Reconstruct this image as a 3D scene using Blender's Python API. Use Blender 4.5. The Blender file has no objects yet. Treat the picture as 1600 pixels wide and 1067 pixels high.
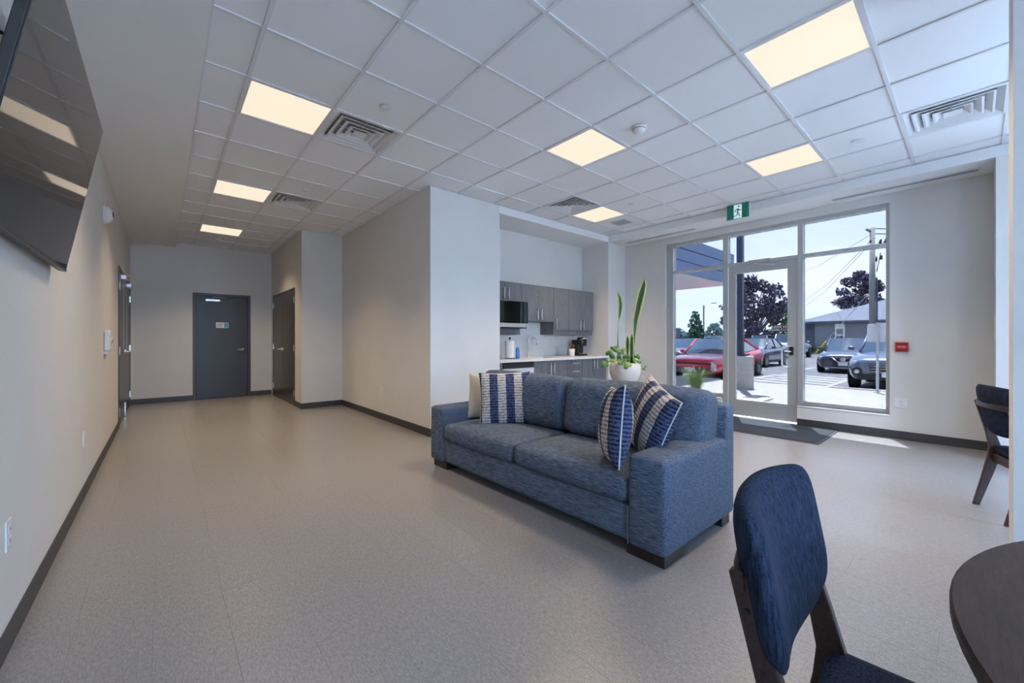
import bpy, bmesh, math, random
from mathutils import Vector, Matrix, Euler
random.seed(7)
SC = bpy.context.scene
COL = SC.collection
R = math.radians

# ------------------------------------------------------------------ camera
F_PX, YAW, HORIZON, CAM_H = 627.93, 0.715646, 531.24, 1.205
cam_d = bpy.data.cameras.new('camera'); cam = bpy.data.objects.new('camera', cam_d); COL.objects.link(cam)
cam_d.sensor_width = 36.0; cam_d.sensor_fit = 'HORIZONTAL'
cam_d.lens = 36.0 * F_PX / 1600
cam_d.shift_y = (HORIZON - 533.5) / 1600
cam_d.clip_start = 0.02; cam_d.clip_end = 400
cam.location = (0, 0, CAM_H); cam.rotation_euler = (R(90), 0, -YAW)
SC.camera = cam

# ------------------------------------------------------------------ world, sun, exposure
SC.view_settings.view_transform = 'Standard'; SC.view_settings.look = 'None'
SC.view_settings.gamma = 1.0; SC.view_settings.use_curve_mapping = False
SC.view_settings.exposure = 0.4
LAMP_POWER = 16.5          # watts per ceiling panel
LAMP_COLOR = (1.0, 0.75, 0.49)
wd = bpy.data.worlds.new('sky'); SC.world = wd; wd.use_nodes = True
nt = wd.node_tree; nt.nodes.clear()
wo = nt.nodes.new('ShaderNodeOutputWorld'); bg = nt.nodes.new('ShaderNodeBackground')
tc = nt.nodes.new('ShaderNodeTexCoord'); sep = nt.nodes.new('ShaderNodeSeparateXYZ')
rp = nt.nodes.new('ShaderNodeValToRGB')
rp.color_ramp.elements[0].position = 0.0; rp.color_ramp.elements[0].color = (0.72, 0.82, 1.0, 1)
rp.color_ramp.elements[1].position = 0.7; rp.color_ramp.elements[1].color = (0.34, 0.54, 1.0, 1)
nz = nt.nodes.new('ShaderNodeTexNoise'); nz.inputs['Scale'].default_value = 2.2; nz.inputs['Detail'].default_value = 6
mpn = nt.nodes.new('ShaderNodeMapping'); mpn.inputs['Scale'].default_value = (1, 1, 3.5)
cr = nt.nodes.new('ShaderNodeValToRGB'); cr.color_ramp.elements[0].position = 0.42; cr.color_ramp.elements[1].position = 0.72
mx = nt.nodes.new('ShaderNodeMix'); mx.data_type = 'RGBA'; mx.inputs[7].default_value = (0.80, 0.88, 1.0, 1)
L_ = nt.links.new
L_(tc.outputs['Generated'], sep.inputs[0]); L_(sep.outputs['Z'], rp.inputs[0])
L_(tc.outputs['Generated'], mpn.inputs[0]); L_(mpn.outputs[0], nz.inputs[0]); L_(nz.outputs[0], cr.inputs[0])
L_(cr.outputs[0], mx.inputs[0]); L_(rp.outputs[0], mx.inputs[6]); L_(mx.outputs[2], bg.inputs[0])
bg.inputs[1].default_value = 22.0
L_(bg.outputs[0], wo.inputs[0])
sd = bpy.data.lights.new('sun', 'SUN'); sd.energy = 175.0; sd.angle = R(0.6); sd.color = (0.95, 0.97, 1.0)
sun = bpy.data.objects.new('sun', sd); COL.objects.link(sun); sun.location = (20, 12, 40)
sun.rotation_euler = Vector((-0.80, -0.375, -2.85)).to_track_quat('-Z', 'Y').to_euler()

def portal(name, loc, rot, sx, sy):
    d = bpy.data.lights.new(name, 'AREA'); d.shape = 'RECTANGLE'; d.size = sx; d.size_y = sy
    d.cycles.is_portal = True
    o = bpy.data.objects.new(name, d); COL.objects.link(o); o.location = loc; o.rotation_euler = rot

# ------------------------------------------------------------------ photo pixel -> place
_c, _s = math.cos(YAW), math.sin(YAW)
def ray(u, v):
    r = (u - 800) / F_PX; z = (HORIZON - v) / F_PX
    return Vector((r * _c + _s, -r * _s + _c, z))
def onZ(u, v, z=0.0):
    d = ray(u, v); p = d * ((z - CAM_H) / d.z); return Vector((p.x, p.y, z))
def onX(u, v, x):
    d = ray(u, v); p = d * (x / d.x); return Vector((x, p.y, p.z + CAM_H))
def onY(u, v, y):
    d = ray(u, v); p = d * (y / d.y); return Vector((p.x, y, p.z + CAM_H))
def k2(a, b): return (740 + a / 4.103, 380 + b / 4.103)

# ------------------------------------------------------------------ materials
MATS = {}
def mat(name, col, rough=0.6, metal=0.0, var=0.0, scale=20.0, bump=0.0, bscale=None, stretch=(1, 1, 1), spec=0.5,
        emit=None, estr=0.0, detail=4.0, coat=0.0, sheen=0.0):
    if name in MATS: return MATS[name]
    m = bpy.data.materials.new(name); m.use_nodes = True; t = m.node_tree; b = t.nodes['Principled BSDF']
    b.inputs['Base Color'].default_value = (*col, 1); b.inputs['Roughness'].default_value = rough
    b.inputs['Metallic'].default_value = metal; b.inputs['Specular IOR Level'].default_value = spec
    if coat: b.inputs['Coat Weight'].default_value = coat; b.inputs['Coat Roughness'].default_value = 0.05
    if sheen: b.inputs['Sheen Weight'].default_value = sheen
    if emit: b.inputs['Emission Color'].default_value = (*emit, 1); b.inputs['Emission Strength'].default_value = estr
    if var or bump:
        c = t.nodes.new('ShaderNodeTexCoord'); mp = t.nodes.new('ShaderNodeMapping'); mp.inputs['Scale'].default_value = stretch
        t.links.new(c.outputs['Object'], mp.inputs[0])
        n = t.nodes.new('ShaderNodeTexNoise'); n.inputs['Scale'].default_value = scale; n.inputs['Detail'].default_value = detail
        t.links.new(mp.outputs[0], n.inputs[0])
        if var:
            rr = t.nodes.new('ShaderNodeValToRGB'); e = rr.color_ramp.elements
            e[0].position = 0.3; e[1].position = 0.7
            e[0].color = (*[max(0, x * (1 - var)) for x in col], 1); e[1].color = (*[min(1, x * (1 + var)) for x in col], 1)
            t.links.new(n.outputs[0], rr.inputs[0]); t.links.new(rr.outputs[0], b.inputs['Base Color'])
        if bump:
            bn = t.nodes.new('ShaderNodeBump'); bn.inputs['Strength'].default_value = bump; bn.inputs['Distance'].default_value = 0.002
            n2 = n
            if bscale:
                n2 = t.nodes.new('ShaderNodeTexNoise'); n2.inputs['Scale'].default_value = bscale; n2.inputs['Detail'].default_value = 3
                t.links.new(mp.outputs[0], n2.inputs[0])
            t.links.new(n2.outputs[0], bn.inputs['Height']); t.links.new(bn.outputs[0], b.inputs['Normal'])
    MATS[name] = m; return m

def glass_mat(name, tint, refl=0.004):
    m = bpy.data.materials.new(name); m.use_nodes = True; t = m.node_tree; t.nodes.clear()
    o = t.nodes.new('ShaderNodeOutputMaterial'); tr = t.nodes.new('ShaderNodeBsdfTransparent'); tr.inputs[0].default_value = (*tint, 1)
    g = t.nodes.new('ShaderNodeBsdfGlossy'); g.inputs['Roughness'].default_value = 0.0
    lw = t.nodes.new('ShaderNodeLayerWeight'); lw.inputs[0].default_value = 0.5
    pw = t.nodes.new('ShaderNodeMath'); pw.operation = 'POWER'; pw.inputs[1].default_value = 5.0; t.links.new(lw.outputs['Facing'], pw.inputs[0])
    f = t.nodes.new('ShaderNodeMath'); f.operation = 'MULTIPLY_ADD'; f.inputs[1].default_value = 0.35; f.inputs[2].default_value = refl; t.links.new(pw.outputs[0], f.inputs[0])
    mixn = t.nodes.new('ShaderNodeMixShader'); t.links.new(f.outputs[0], mixn.inputs[0])
    t.links.new(tr.outputs[0], mixn.inputs[1]); t.links.new(g.outputs[0], mixn.inputs[2]); t.links.new(mixn.outputs[0], o.inputs[0])
    MATS[name] = m; return m

def two_noise(name, colA, colB, scaleA, stretchA, rough, bump=0.0, spec=0.5, lo=0.35, hi=0.65, sheen=0.0, scaleB=None, amtB=0.4, stretchB=(1,1,1), coordtype='Object'):
    """Woven or grained look: a stretched noise between two colours, a second noise across it."""
    m = bpy.data.materials.new(name); m.use_nodes = True; t = m.node_tree; b = t.nodes['Principled BSDF']
    b.inputs['Roughness'].default_value = rough; b.inputs['Specular IOR Level'].default_value = spec
    if sheen: b.inputs['Sheen Weight'].default_value = sheen
    c = t.nodes.new('ShaderNodeTexCoord')
    def noise(sc, st):
        mp = t.nodes.new('ShaderNodeMapping'); mp.inputs['Scale'].default_value = st; t.links.new(c.outputs[coordtype], mp.inputs[0])
        n = t.nodes.new('ShaderNodeTexNoise'); n.inputs['Scale'].default_value = sc; n.inputs['Detail'].default_value = 5; n.inputs['Roughness'].default_value = 0.65
        t.links.new(mp.outputs[0], n.inputs[0]); return n
    n = noise(scaleA, stretchA); out = n.outputs[0]
    if scaleB:
        n2 = noise(scaleB, stretchB); ma = t.nodes.new('ShaderNodeMix'); ma.inputs[0].default_value = amtB
        t.links.new(n.outputs[0], ma.inputs[2]); t.links.new(n2.outputs[0], ma.inputs[3]); out = ma.outputs[0]
    rr = t.nodes.new('ShaderNodeValToRGB'); e = rr.color_ramp.elements
    e[0].position = lo; e[1].position = hi; e[0].color = (*colA, 1); e[1].color = (*colB, 1)
    t.links.new(out, rr.inputs[0]); t.links.new(rr.outputs[0], b.inputs['Base Color'])
    if bump:
        bn = t.nodes.new('ShaderNodeBump'); bn.inputs['Strength'].default_value = bump; bn.inputs['Distance'].default_value = 0.0015
        t.links.new(out, bn.inputs['Height']); t.links.new(bn.outputs[0], b.inputs['Normal'])
    MATS[name] = m; return m

M_wall = mat('painted wall', (0.66, 0.645, 0.615), 0.75, var=0.02, scale=3, bump=0.05, bscale=300)
M_white = mat('white painted bulkhead', (0.78, 0.785, 0.785), 0.7, var=0.015, scale=3)
M_tile = mat('ceiling tile', (0.79, 0.80, 0.81), 0.9, var=0.05, scale=220, bump=0.25, bscale=350)
M_tbar = mat('ceiling grid', (0.68, 0.69, 0.70), 0.4)
M_base = mat('rubber baseboard', (0.045, 0.045, 0.047), 0.45)
M_slab = mat('concrete slab', (0.3, 0.3, 0.3), 0.9, var=0.05)
M_floor = two_noise('linen vinyl plank', (0.13, 0.128, 0.126), (0.42, 0.41, 0.40), 170, (1, 0.22, 1), 0.30, bump=0.08, spec=0.85, lo=0.33, hi=0.69, scaleB=230, amtB=0.5, stretchB=(0.3, 1, 1))
M_door = mat('charcoal door paint', (0.040, 0.040, 0.045), 0.42)
M_dframe = mat('charcoal door frame', (0.055, 0.055, 0.062), 0.4)
M_chrome = mat('brushed steel', (0.70, 0.70, 0.71), 0.3, 0.75)
M_alum = mat('anodised aluminium', (0.50, 0.52, 0.52), 0.38, 0.55)
M_glass = glass_mat('tinted storefront glass', (0.203, 0.206, 0.213))
M_clear = glass_mat('clear window glass', (0.83, 0.92, 1.0))
M_dkglass = mat('dark door glass', (0.012, 0.012, 0.014), 0.05)
M_plastic = mat('white plastic', (0.72, 0.72, 0.72), 0.4)
M_black = mat('black plastic', (0.012, 0.012, 0.013), 0.4)
M_dark = mat('dark void', (0.02, 0.02, 0.022), 0.8)
M_sofa = two_noise('blue slub weave', (0.016, 0.026, 0.048), (0.18, 0.235, 0.32), 190, (1, 0.09, 1), 0.92, bump=0.35, spec=0.2, lo=0.37, hi=0.68, sheen=0.0, scaleB=300, amtB=0.3)
M_chairfab = two_noise('navy chenille', (0.004, 0.007, 0.016), (0.036, 0.052, 0.088), 170, (1, 1, 0.10), 0.95, bump=0.4, spec=0.1, lo=0.38, hi=0.68, sheen=0.0, scaleB=300, amtB=0.35)
M_walnut = two_noise('dark walnut', (0.020, 0.009, 0.006), (0.050, 0.024, 0.016), 14, (1, 8, 8), 0.38, bump=0.05, spec=0.5)
M_table = two_noise('dark oak veneer', (0.022, 0.013, 0.009), (0.062, 0.038, 0.028), 9, (1.2, 10, 10), 0.5, bump=0.08, spec=0.2, scaleB=60, stretchB=(1, 10, 10), amtB=0.4)
M_espresso = mat('espresso leg', (0.018, 0.011, 0.009), 0.4, var=0.2, scale=40)
M_cab = two_noise('grey woodgrain laminate', (0.045, 0.050, 0.060), (0.21, 0.222, 0.245), 10, (9, 9, 0.5), 0.5, bump=0.05, lo=0.3, hi=0.72, scaleB=60, stretchB=(6, 6, 0.4), amtB=0.4)
M_counter = mat('white quartz', (0.72, 0.72, 0.71), 0.25, var=0.03, scale=60)
M_splash = mat('white wall tile', (0.68, 0.67, 0.65), 0.25, var=0.02)
M_grout = mat('pale grout', (0.50, 0.49, 0.47), 0.9)
M_mat = mat('blue grey entrance carpet', (0.030, 0.040, 0.052), 0.95, var=0.5, scale=160, bump=0.6, bscale=260)
M_matedge = mat('mat rubber edge', (0.05, 0.055, 0.06), 0.6)
M_diff = mat('lamp diffuser', (0.12, 0.11, 0.10), 0.8, spec=0.1, emit=(1.0, 0.83, 0.65), estr=0.76)
M_red = mat('fire alarm red', (0.42, 0.02, 0.02), 0.35)
M_pot = mat('beige ceramic pot', (0.56, 0.50, 0.43), 0.5, var=0.05, scale=6, stretch=(1, 1, 6))
M_soil = mat('potting soil', (0.03, 0.02, 0.013), 0.95, var=0.4, scale=80)
M_beige = two_noise('oatmeal weave', (0.36, 0.33, 0.27), (0.60, 0.56, 0.48), 200, (1, 1, 1), 0.95, bump=0.3, spec=0.2)
M_cream = mat('cream piping', (0.62, 0.60, 0.56), 0.9)
M_stone = mat('pier concrete', (0.38, 0.365, 0.34), 0.9, var=0.08, scale=14, bump=0.1)
M_walk = mat('sidewalk concrete', (0.25, 0.247, 0.243), 0.9, var=0.05, scale=4)
M_asph = mat('grey asphalt', (0.098, 0.101, 0.110), 0.9, var=0.06, scale=3)
M_paint = mat('road paint', (0.30, 0.30, 0.29), 0.8)
M_tyre = mat('tyre rubber', (0.013, 0.013, 0.015), 0.8)
M_rim = mat('alloy rim', (0.45, 0.46, 0.48), 0.3, 0.9)
M_carglass = mat('car glass', (0.03, 0.05, 0.07), 0.03, spec=0.9, coat=1.0)
M_lens = mat('headlamp lens', (0.55, 0.58, 0.62), 0.1, coat=0.6)
M_plate = mat('licence plate', (0.7, 0.72, 0.75), 0.4)

# ------------------------------------------------------------------ mesh building
ORIG = {}
class MB:
    def __init__(self): self.v = []; self.f = []; self.uv = None
    def add(self, vs, fs):
        n = len(self.v); self.v += [Vector(p) for p in vs]; self.f += [tuple(i + n for i in f) for f in fs]; return self
    def box(self, a, b):
        x0, y0, z0 = (min(a[i], b[i]) for i in range(3)); x1, y1, z1 = (max(a[i], b[i]) for i in range(3))
        return self.add([(x0,y0,z0),(x1,y0,z0),(x1,y1,z0),(x0,y1,z0),(x0,y0,z1),(x1,y0,z1),(x1,y1,z1),(x0,y1,z1)],
                        [(3,2,1,0),(4,5,6,7),(0,1,5,4),(1,2,6,5),(2,3,7,6),(3,0,4,7)])
    def tube(self, pts, r, seg=10, closed=False, cap=True):
        pts = [Vector(p) for p in pts]; n = len(pts); rs = r if isinstance(r, (list, tuple)) else [r] * n
        rings = []; up = None
        for i, p in enumerate(pts):
            a = pts[(i - 1) % n] if (closed or i > 0) else p; b = pts[(i + 1) % n] if (closed or i < n - 1) else p
            t = (b - a).normalized()
            if up is None:
                up = Vector((0, 0, 1)) if abs(t.z) < 0.9 else Vector((1, 0, 0))
            u = (up - t * up.dot(t)).normalized(); w = t.cross(u); up = u
            rings.append([p + (u * math.cos(2*math.pi*k/seg) + w * math.sin(2*math.pi*k/seg)) * rs[i] for k in range(seg)])
        return self.loft(rings, closed_ring=True, cap=cap and not closed, closed=closed)
    def loft(self, rings, closed_ring=True, cap=True, closed=False):
        m = len(rings[0]); vs = [p for r in rings for p in r]; fs = []
        nr = len(rings)
        for i in range(nr if closed else nr - 1):
            j = (i + 1) % nr
            for k in range(m if closed_ring else m - 1):
                l = (k + 1) % m
                fs.append((i*m+k, i*m+l, j*m+l, j*m+k))
        if cap and closed_ring:
            fs.append(tuple(range(m - 1, -1, -1))); fs.append(tuple((nr-1)*m + k for k in range(m)))
        return self.add(vs, fs)
    def lathe(self, prof, c=(0, 0, 0), seg=24, axis='z'):
        rings = []
        for r, h in prof:
            ring = []
            for k in range(seg):
                a = 2*math.pi*k/seg; x, y = r*math.cos(a), r*math.sin(a)
                p = {'z': (x, y, h), 'y': (x, h, -y), 'x': (h, x, y)}[axis]
                ring.append(Vector(p) + Vector(c))
            rings.append(ring)
        return self.loft(rings)
    def prism(self, poly, off):
        off = Vector(off); a = [Vector(p) for p in poly]; b = [p + off for p in a]; n = len(a)
        return self.add(a + b, [tuple(range(n - 1, -1, -1)), tuple(range(n, 2*n))] + [(i, (i+1) % n, n + (i+1) % n, n + i) for i in range(n)])
    def rbox(self, a, b, r=0.03, n=6, puff=(0, 0, 0), m=None):
        """rounded, optionally puffed box (cushion)"""
        a = Vector(a); b = Vector(b); c = (a + b) / 2; h = (b - a) / 2
        r = min(r, h.x * .98, h.y * .98, h.z * .98)
        bm = bmesh.new(); bmesh.ops.create_cube(bm, size=2)
        bmesh.ops.subdivide_edges(bm, edges=bm.edges[:], cuts=n * 2 - 1, use_grid_fill=True)
        for v in bm.verts:
            p = v.co.copy()
            # finer spacing near edges
            q = Vector([math.copysign(1 - (1 - abs(x)) ** 1.6, x) for x in p])
            w = Vector((q.x * h.x, q.y * h.y, q.z * h.z))
            inn = Vector([max(-(h[i] - r), min(h[i] - r, w[i])) for i in range(3)])
            d = w - inn
            if d.length > 1e-9:
                mx_ = max(abs(d.x), abs(d.y), abs(d.z)); d = d.normalized() * mx_
            w = inn + d
            u = [w[i] / h[i] for i in range(3)]
            w.x += math.copysign(puff[0] * max(0, 1 - u[1]**2) * max(0, 1 - u[2]**2), u[0]) * abs(u[0])
            w.y += math.copysign(puff[1] * max(0, 1 - u[0]**2) * max(0, 1 - u[2]**2), u[1]) * abs(u[1])
            w.z += math.copysign(puff[2] * max(0, 1 - u[0]**2) * max(0, 1 - u[1]**2), u[2]) * abs(u[2])
            v.co = w
        vs = []
        for v in bm.verts:
            p = v.co if m is None else m @ v.co
            vs.append(p + c)
        bm.verts.index_update()
        self.add(vs, [tuple(v.index for v in f.verts) for f in bm.faces]); bm.free(); return self
    def xform(self, m):
        self.v = [m @ p for p in self.v]; return self
    def build(self, name, material, parent=None, smooth=False, bevel=0.0, subsurf=0, world=True, seg=2, kind=None):
        o0 = ORIG.get(parent.name) if parent else None
        vs = [p - o0 for p in self.v] if (o0 is not None and world) else self.v
        me = bpy.data.meshes.new(name); me.from_pydata([tuple(p) for p in vs], [], self.f)
        bm = bmesh.new(); bm.from_mesh(me); bmesh.ops.recalc_face_normals(bm, faces=bm.faces); bm.to_mesh(me); bm.free()
        me.materials.append(material)
        if smooth:
            for p in me.polygons: p.use_smooth = True
        ob = bpy.data.objects.new(name, me); COL.objects.link(ob)
        if parent: ob.parent = parent; ORIG[ob.name] = o0 if o0 is not None else Vector((0, 0, 0))
        else: ORIG[ob.name] = Vector((0, 0, 0))
        if bevel:
            bv = ob.modifiers.new('bevel', 'BEVEL'); bv.width = bevel; bv.segments = seg; bv.limit_method = 'ANGLE'; bv.angle_limit = R(35)
        if subsurf:
            ss = ob.modifiers.new('subsurf', 'SUBSURF'); ss.levels = subsurf; ss.render_levels = subsurf
        if kind: ob['kind'] = kind
        return ob

def tag(o, label, cat, group=None):
    o['label'] = label; o['category'] = cat
    if group: o['group'] = group
    return o
def thing(name, label, cat, loc=(0, 0, 0), rotz=0.0, group=None, kind=None):
    o = bpy.data.objects.new(name, None); COL.objects.link(o); o.location = loc; o.rotation_euler = (0, 0, rotz)
    o.empty_display_size = 0.1
    if kind: o['kind'] = kind; o['label'] = label
    else: tag(o, label, cat, group)
    ORIG[o.name] = Vector(loc); return o
def struct(o, label=None):
    o['kind'] = 'structure'
    if label: o['label'] = label
    return o
def B(a, b): return MB().box(a, b)
def copy_tree(o, parent=None):
    c = o.copy(); COL.objects.link(c)
    if parent: c.parent = parent
    for ch in list(o.children): copy_tree(ch, c)
    return c
def text_mesh(name, body, size, material, parent, loc, rot, extrude=0.001, align='CENTER'):
    cu = bpy.data.curves.new(name, 'FONT'); cu.body = body; cu.size = size; cu.align_x = align; cu.align_y = 'CENTER'; cu.extrude = extrude
    t = bpy.data.objects.new(name, cu); COL.objects.link(t)
    dg = bpy.context.evaluated_depsgraph_get(); me = bpy.data.meshes.new_from_object(t.evaluated_get(dg))
    bpy.data.objects.remove(t); me.materials.clear(); me.materials.append(material)
    me.transform(Matrix.Translation(Vector(loc) - ORIG.get(parent.name, Vector())) @ rot.to_4x4())
    o = bpy.data.objects.new(name, me); COL.objects.link(o); o.parent = parent; ORIG[o.name] = ORIG.get(parent.name, Vector()); return o

# ------------------------------------------------------------------ room dimensions
XL, YF, XR, YR = -0.455, 10.28, 6.77, -2.7
CEIL, BULK = 3.119, 3.015
XC, YC, XP, YP = 1.83, 7.70, 2.515, 4.44        # closet face, closet return, corridor wall, partition front
XK0, XK1, YK = 3.63, 6.22, 5.06                 # kitchen alcove
G = 0.61; GX, GY = 0.4726, 3.4756
XOUT = 7.0
TOP = 3.45

# ------------------------------------------------------------------ floor
fl = struct(B((XL - .2, YR - .2, -0.2), (XOUT, YF + .2, -0.003)).build('floor', M_slab), 'beige grey vinyl plank floor')
PW, PL, GAP = 0.245, 1.22, 0.0004
pieces = []; nrow = 0
def xl_floor(xx): return YF if xx < XC else (YC if xx < XP else (YP + .08 if XK0 < xx < XK1 else YP))
x = -0.455 - 0.064
while x < XR:
    off = (nrow * 0.437) % PL
    y = -1.2 - off
    while y < YF:
        x0, x1, y0, y1 = x, x + PW, y, y + PL
        # the floor plan: full width to YP, corridor beyond, narrower past the closet
        def put(a0, a1, b0, b1):
            a0 = max(a0, XL); a1 = min(a1, XR); b0 = max(b0, -1.0); b1 = min(b1, YF)
            if a1 - a0 > 0.01 and b1 - b0 > 0.01: pieces.append((a0, a1, b0, b1))
        lims = sorted([q for q in (XC, XP) if x0 + .002 < q < x1 - .002]); segs = [x0] + lims + [x1]
        if len(segs) == 2: put(x0, x1, y0, min(y1, xl_floor((x0 + x1) / 2)))
        else:
            inner, outer = xl_floor(segs[0] + .001), xl_floor(segs[-1] - .001)
            lo_, hi_ = min(inner, outer), max(inner, outer)
            put(x0, x1, y0, min(y1, lo_))
            put(x0, segs[1], max(y0, lo_), min(y1, hi_))
        y += PL
    x += PW; nrow += 1
plank_cache = {}
for (a0, a1, b0, b1) in pieces:
    key = (round(a1 - a0, 4), round(b1 - b0, 4))
    if key not in plank_cache:
        w, l = a1 - a0 - GAP, b1 - b0 - GAP
        mb = MB(); e = 0.0005
        mb.loft([[Vector((0,0,-.003)), Vector((w,0,-.003)), Vector((w,l,-.003)), Vector((0,l,-.003))],
                 [Vector((0,0,-e)), Vector((w,0,-e)), Vector((w,l,-e)), Vector((0,l,-e))],
                 [Vector((e,e,0)), Vector((w-e,e,0)), Vector((w-e,l-e,0)), Vector((e,l-e,0))]])
        ob = mb.build('plank', M_floor, fl); plank_cache[key] = ob
    else:
        ob = plank_cache[key].copy(); COL.objects.link(ob)
    ob.location = (a0, b0, 0)
rear_fl = B((XL, YR, -0.003), (XR, -1.0, 0)).build('floor_covering', M_floor, fl)

# ------------------------------------------------------------------ walls
def wall(name, a, b, label, material=M_wall): return struct(B(a, b).build(name, material), label)
wl = thing('wall_left', 'long pale greige wall with the television and double doors', 'wall', (XL, 0, 0), kind='structure')
DL0, DL1, DH = 7.605, 10.15, 2.22              # double door in the left wall
for i, (a, b) in enumerate([((XL - .2, YR - .2, 0), (XL, DL0, TOP)), ((XL - .2, DL1, 0), (XL, YF + .2, TOP)), ((XL - .2, DL0, DH), (XL, DL1, TOP)), ((XL - .2, DL0, 0), (XL - .12, DL1, DH))]):
    B(a, b).build('wall_surface', M_wall, wl)
wf = thing('wall_far', 'beige end wall of the corridor with a single door', 'wall', (0, YF, 0), kind='structure')
DF0, DF1, DFH = 0.454, 1.438, 2.16
for a, b in [((XL, YF, 0), (DF0, YF + .2, TOP)), ((DF1, YF, 0), (XC + .3, YF + .2, TOP)), ((DF0, YF, DFH), (DF1, YF + .2, TOP)), ((DF0, YF + .12, 0), (DF1, YF + .2, DFH))]:
    B(a, b).build('wall_surface', M_wall, wf)
wc = thing('wall_closet', 'beige closet wall with a pair of narrow dark doors', 'wall', (XC, YC, 0), kind='structure')
DC0, DC1, DCH = 8.168, 10.08, 2.17
for a, b in [((XC, YC, 0), (XC + .2, DC0, TOP)), ((XC, DC1, 0), (XC + .2, YF, TOP)), ((XC, DC0, DCH), (XC + .2, DC1, TOP)), ((XC + .1, DC0, 0), (XC + .2, DC1, DCH)), ((XC + .2, YC, 0), (XP + .2, YC + .2, TOP))]:
    B(a, b).build('wall_surface', M_wall, wc)
wall('wall_partition', (XP, YP, 0), (XK0, YC, TOP), 'greige partition block between the corridor and the kitchenette')
wk = wall('wall_kitchen', (XK0, YK, 0), (XK1 + .1, YK + .2, TOP), 'greige rear wall of the kitchenette alcove')
wall('wall_corner', (XK1, YP, 0), (XOUT, YK + .2, TOP), 'greige corner wall between the kitchenette and the glass entrance')
# right (glass) wall with the storefront opening and a second opening behind the pillar
OY0, OY1, OZ0, OZ1 = 0.685, 3.62, 0.285, 2.904
DOY0, DOY1 = 1.645, 2.665                       # doorway part that reaches the floor
S0, S1, SZ1 = -2.55, -0.95, 2.6
wr = thing('wall_right', 'greige wall around the glass storefront entrance', 'wall', (XR, 0, 0), kind='structure')
for a, b in [((XR, OY1, 0), (XOUT, YP, TOP)), ((XR, OY0, OZ1), (XOUT, OY1, TOP)), ((XR, DOY1, 0), (XOUT, OY1, OZ0)), ((XR, OY0, 0), (XOUT, DOY0, OZ0)),
             ((XR, S1, 0), (XOUT, OY0, TOP)), ((XR, S0, 0), (XOUT, S1, OZ0)), ((XR, S0, SZ1), (XOUT, S1, TOP)), ((XR, YR - .2, 0), (XOUT, S0, TOP))]:
    B(a, b).build('wall_surface', M_wall, wr)
wall('wall_column', (XK1, -0.85, 0), (XR, -0.14, BULK), 'greige column wall projecting beside the far chair')
wall('wall_pillar', (3.0, -0.62, 0), (3.35, -0.1195, CEIL), 'pale pillar standing behind the round table', M_wall)
# rear wall with wide windows (behind the camera)
RW = [(0.1, 1.1), (4.0, 4.8)]
wb = thing('wall_rear', 'rear wall with wide windows', 'wall', (0, YR, 0), kind='structure')
xs = [XL] + [q for w in RW for q in w] + [XR]
for k in range(0, len(xs), 2): B((xs[k], YR - .2, 0), (xs[k + 1], YR, TOP)).build('wall_surface', M_wall, wb)
for a0, a1 in RW:
    B((a0, YR - .2, 0), (a1, YR, 0.3)).build('wall_surface', M_wall, wb); B((a0, YR - .2, 2.9), (a1, YR, TOP)).build('wall_surface', M_wall, wb)
for k, (a0, a1) in enumerate(RW):
    w = thing('window_%d' % (k + 2), 'rear window', 'window', (a0, YR - .1, .3), kind='structure')
    mb = MB(); t = .05
    for q in (a0, a1 - t): mb.box((q, YR - .15, .3), (q + t, YR - .05, 2.9))
    for q in (.3, 2.9 - t, 2.3): mb.box((a0, YR - .15, q), (a1, YR - .05, q + t))
    mb.build('window_frame', M_alum, w)
    B((a0, YR - .105, .3), (a1, YR - .1, 2.9)).build('pane', M_clear, w)
w = thing('window_4', 'storefront window beyond the column', 'window', (XR + .1, S0, OZ0), kind='structure')
mb = MB()
for q in (S0, S1 - .05): mb.box((6.83, q, OZ0), (6.93, q + .05, SZ1))
for q in (OZ0, SZ1 - .05): mb.box((6.83, S0, q), (6.93, S1, q + .05))
mb.build('window_frame', M_alum, w); B((6.878, S0, OZ0), (6.884, S1, SZ1)).build('pane', M_clear, w)
portal('sky_portal_entrance', (XOUT + .02, (OY0 + OY1) / 2, 1.5), (0, R(90), 0), 3.0, 3.1)
portal('sky_portal_side', (XOUT + .02, (S0 + S1) / 2, 1.6), (0, R(90), 0), 2.7, 1.7)
portal('sky_portal_rear', (4.4, YR - .22, 1.6), (R(90), 0, 0), .9, 2.7)
portal('sky_portal_rear_narrow', (0.6, YR - .22, 1.6), (R(90), 0, 0), 1.1, 2.7)

# bulkheads
struct(B((XL, YR, BULK + .012), (0.20, YF, TOP)).build('ceiling_bulkhead_left', M_white), 'smooth white dropped bulkhead along the television wall')
struct(B((XK1, YR, BULK), (XR, YP, TOP)).build('ceiling_bulkhead_right', M_white), 'smooth white dropped bulkhead above the glass entrance')
struct(B((XK0, YP, BULK), (XK1, YK, TOP)).build('ceiling_bulkhead_kitchen', M_white), 'smooth white dropped bulkhead above the kitchenette')

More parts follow.
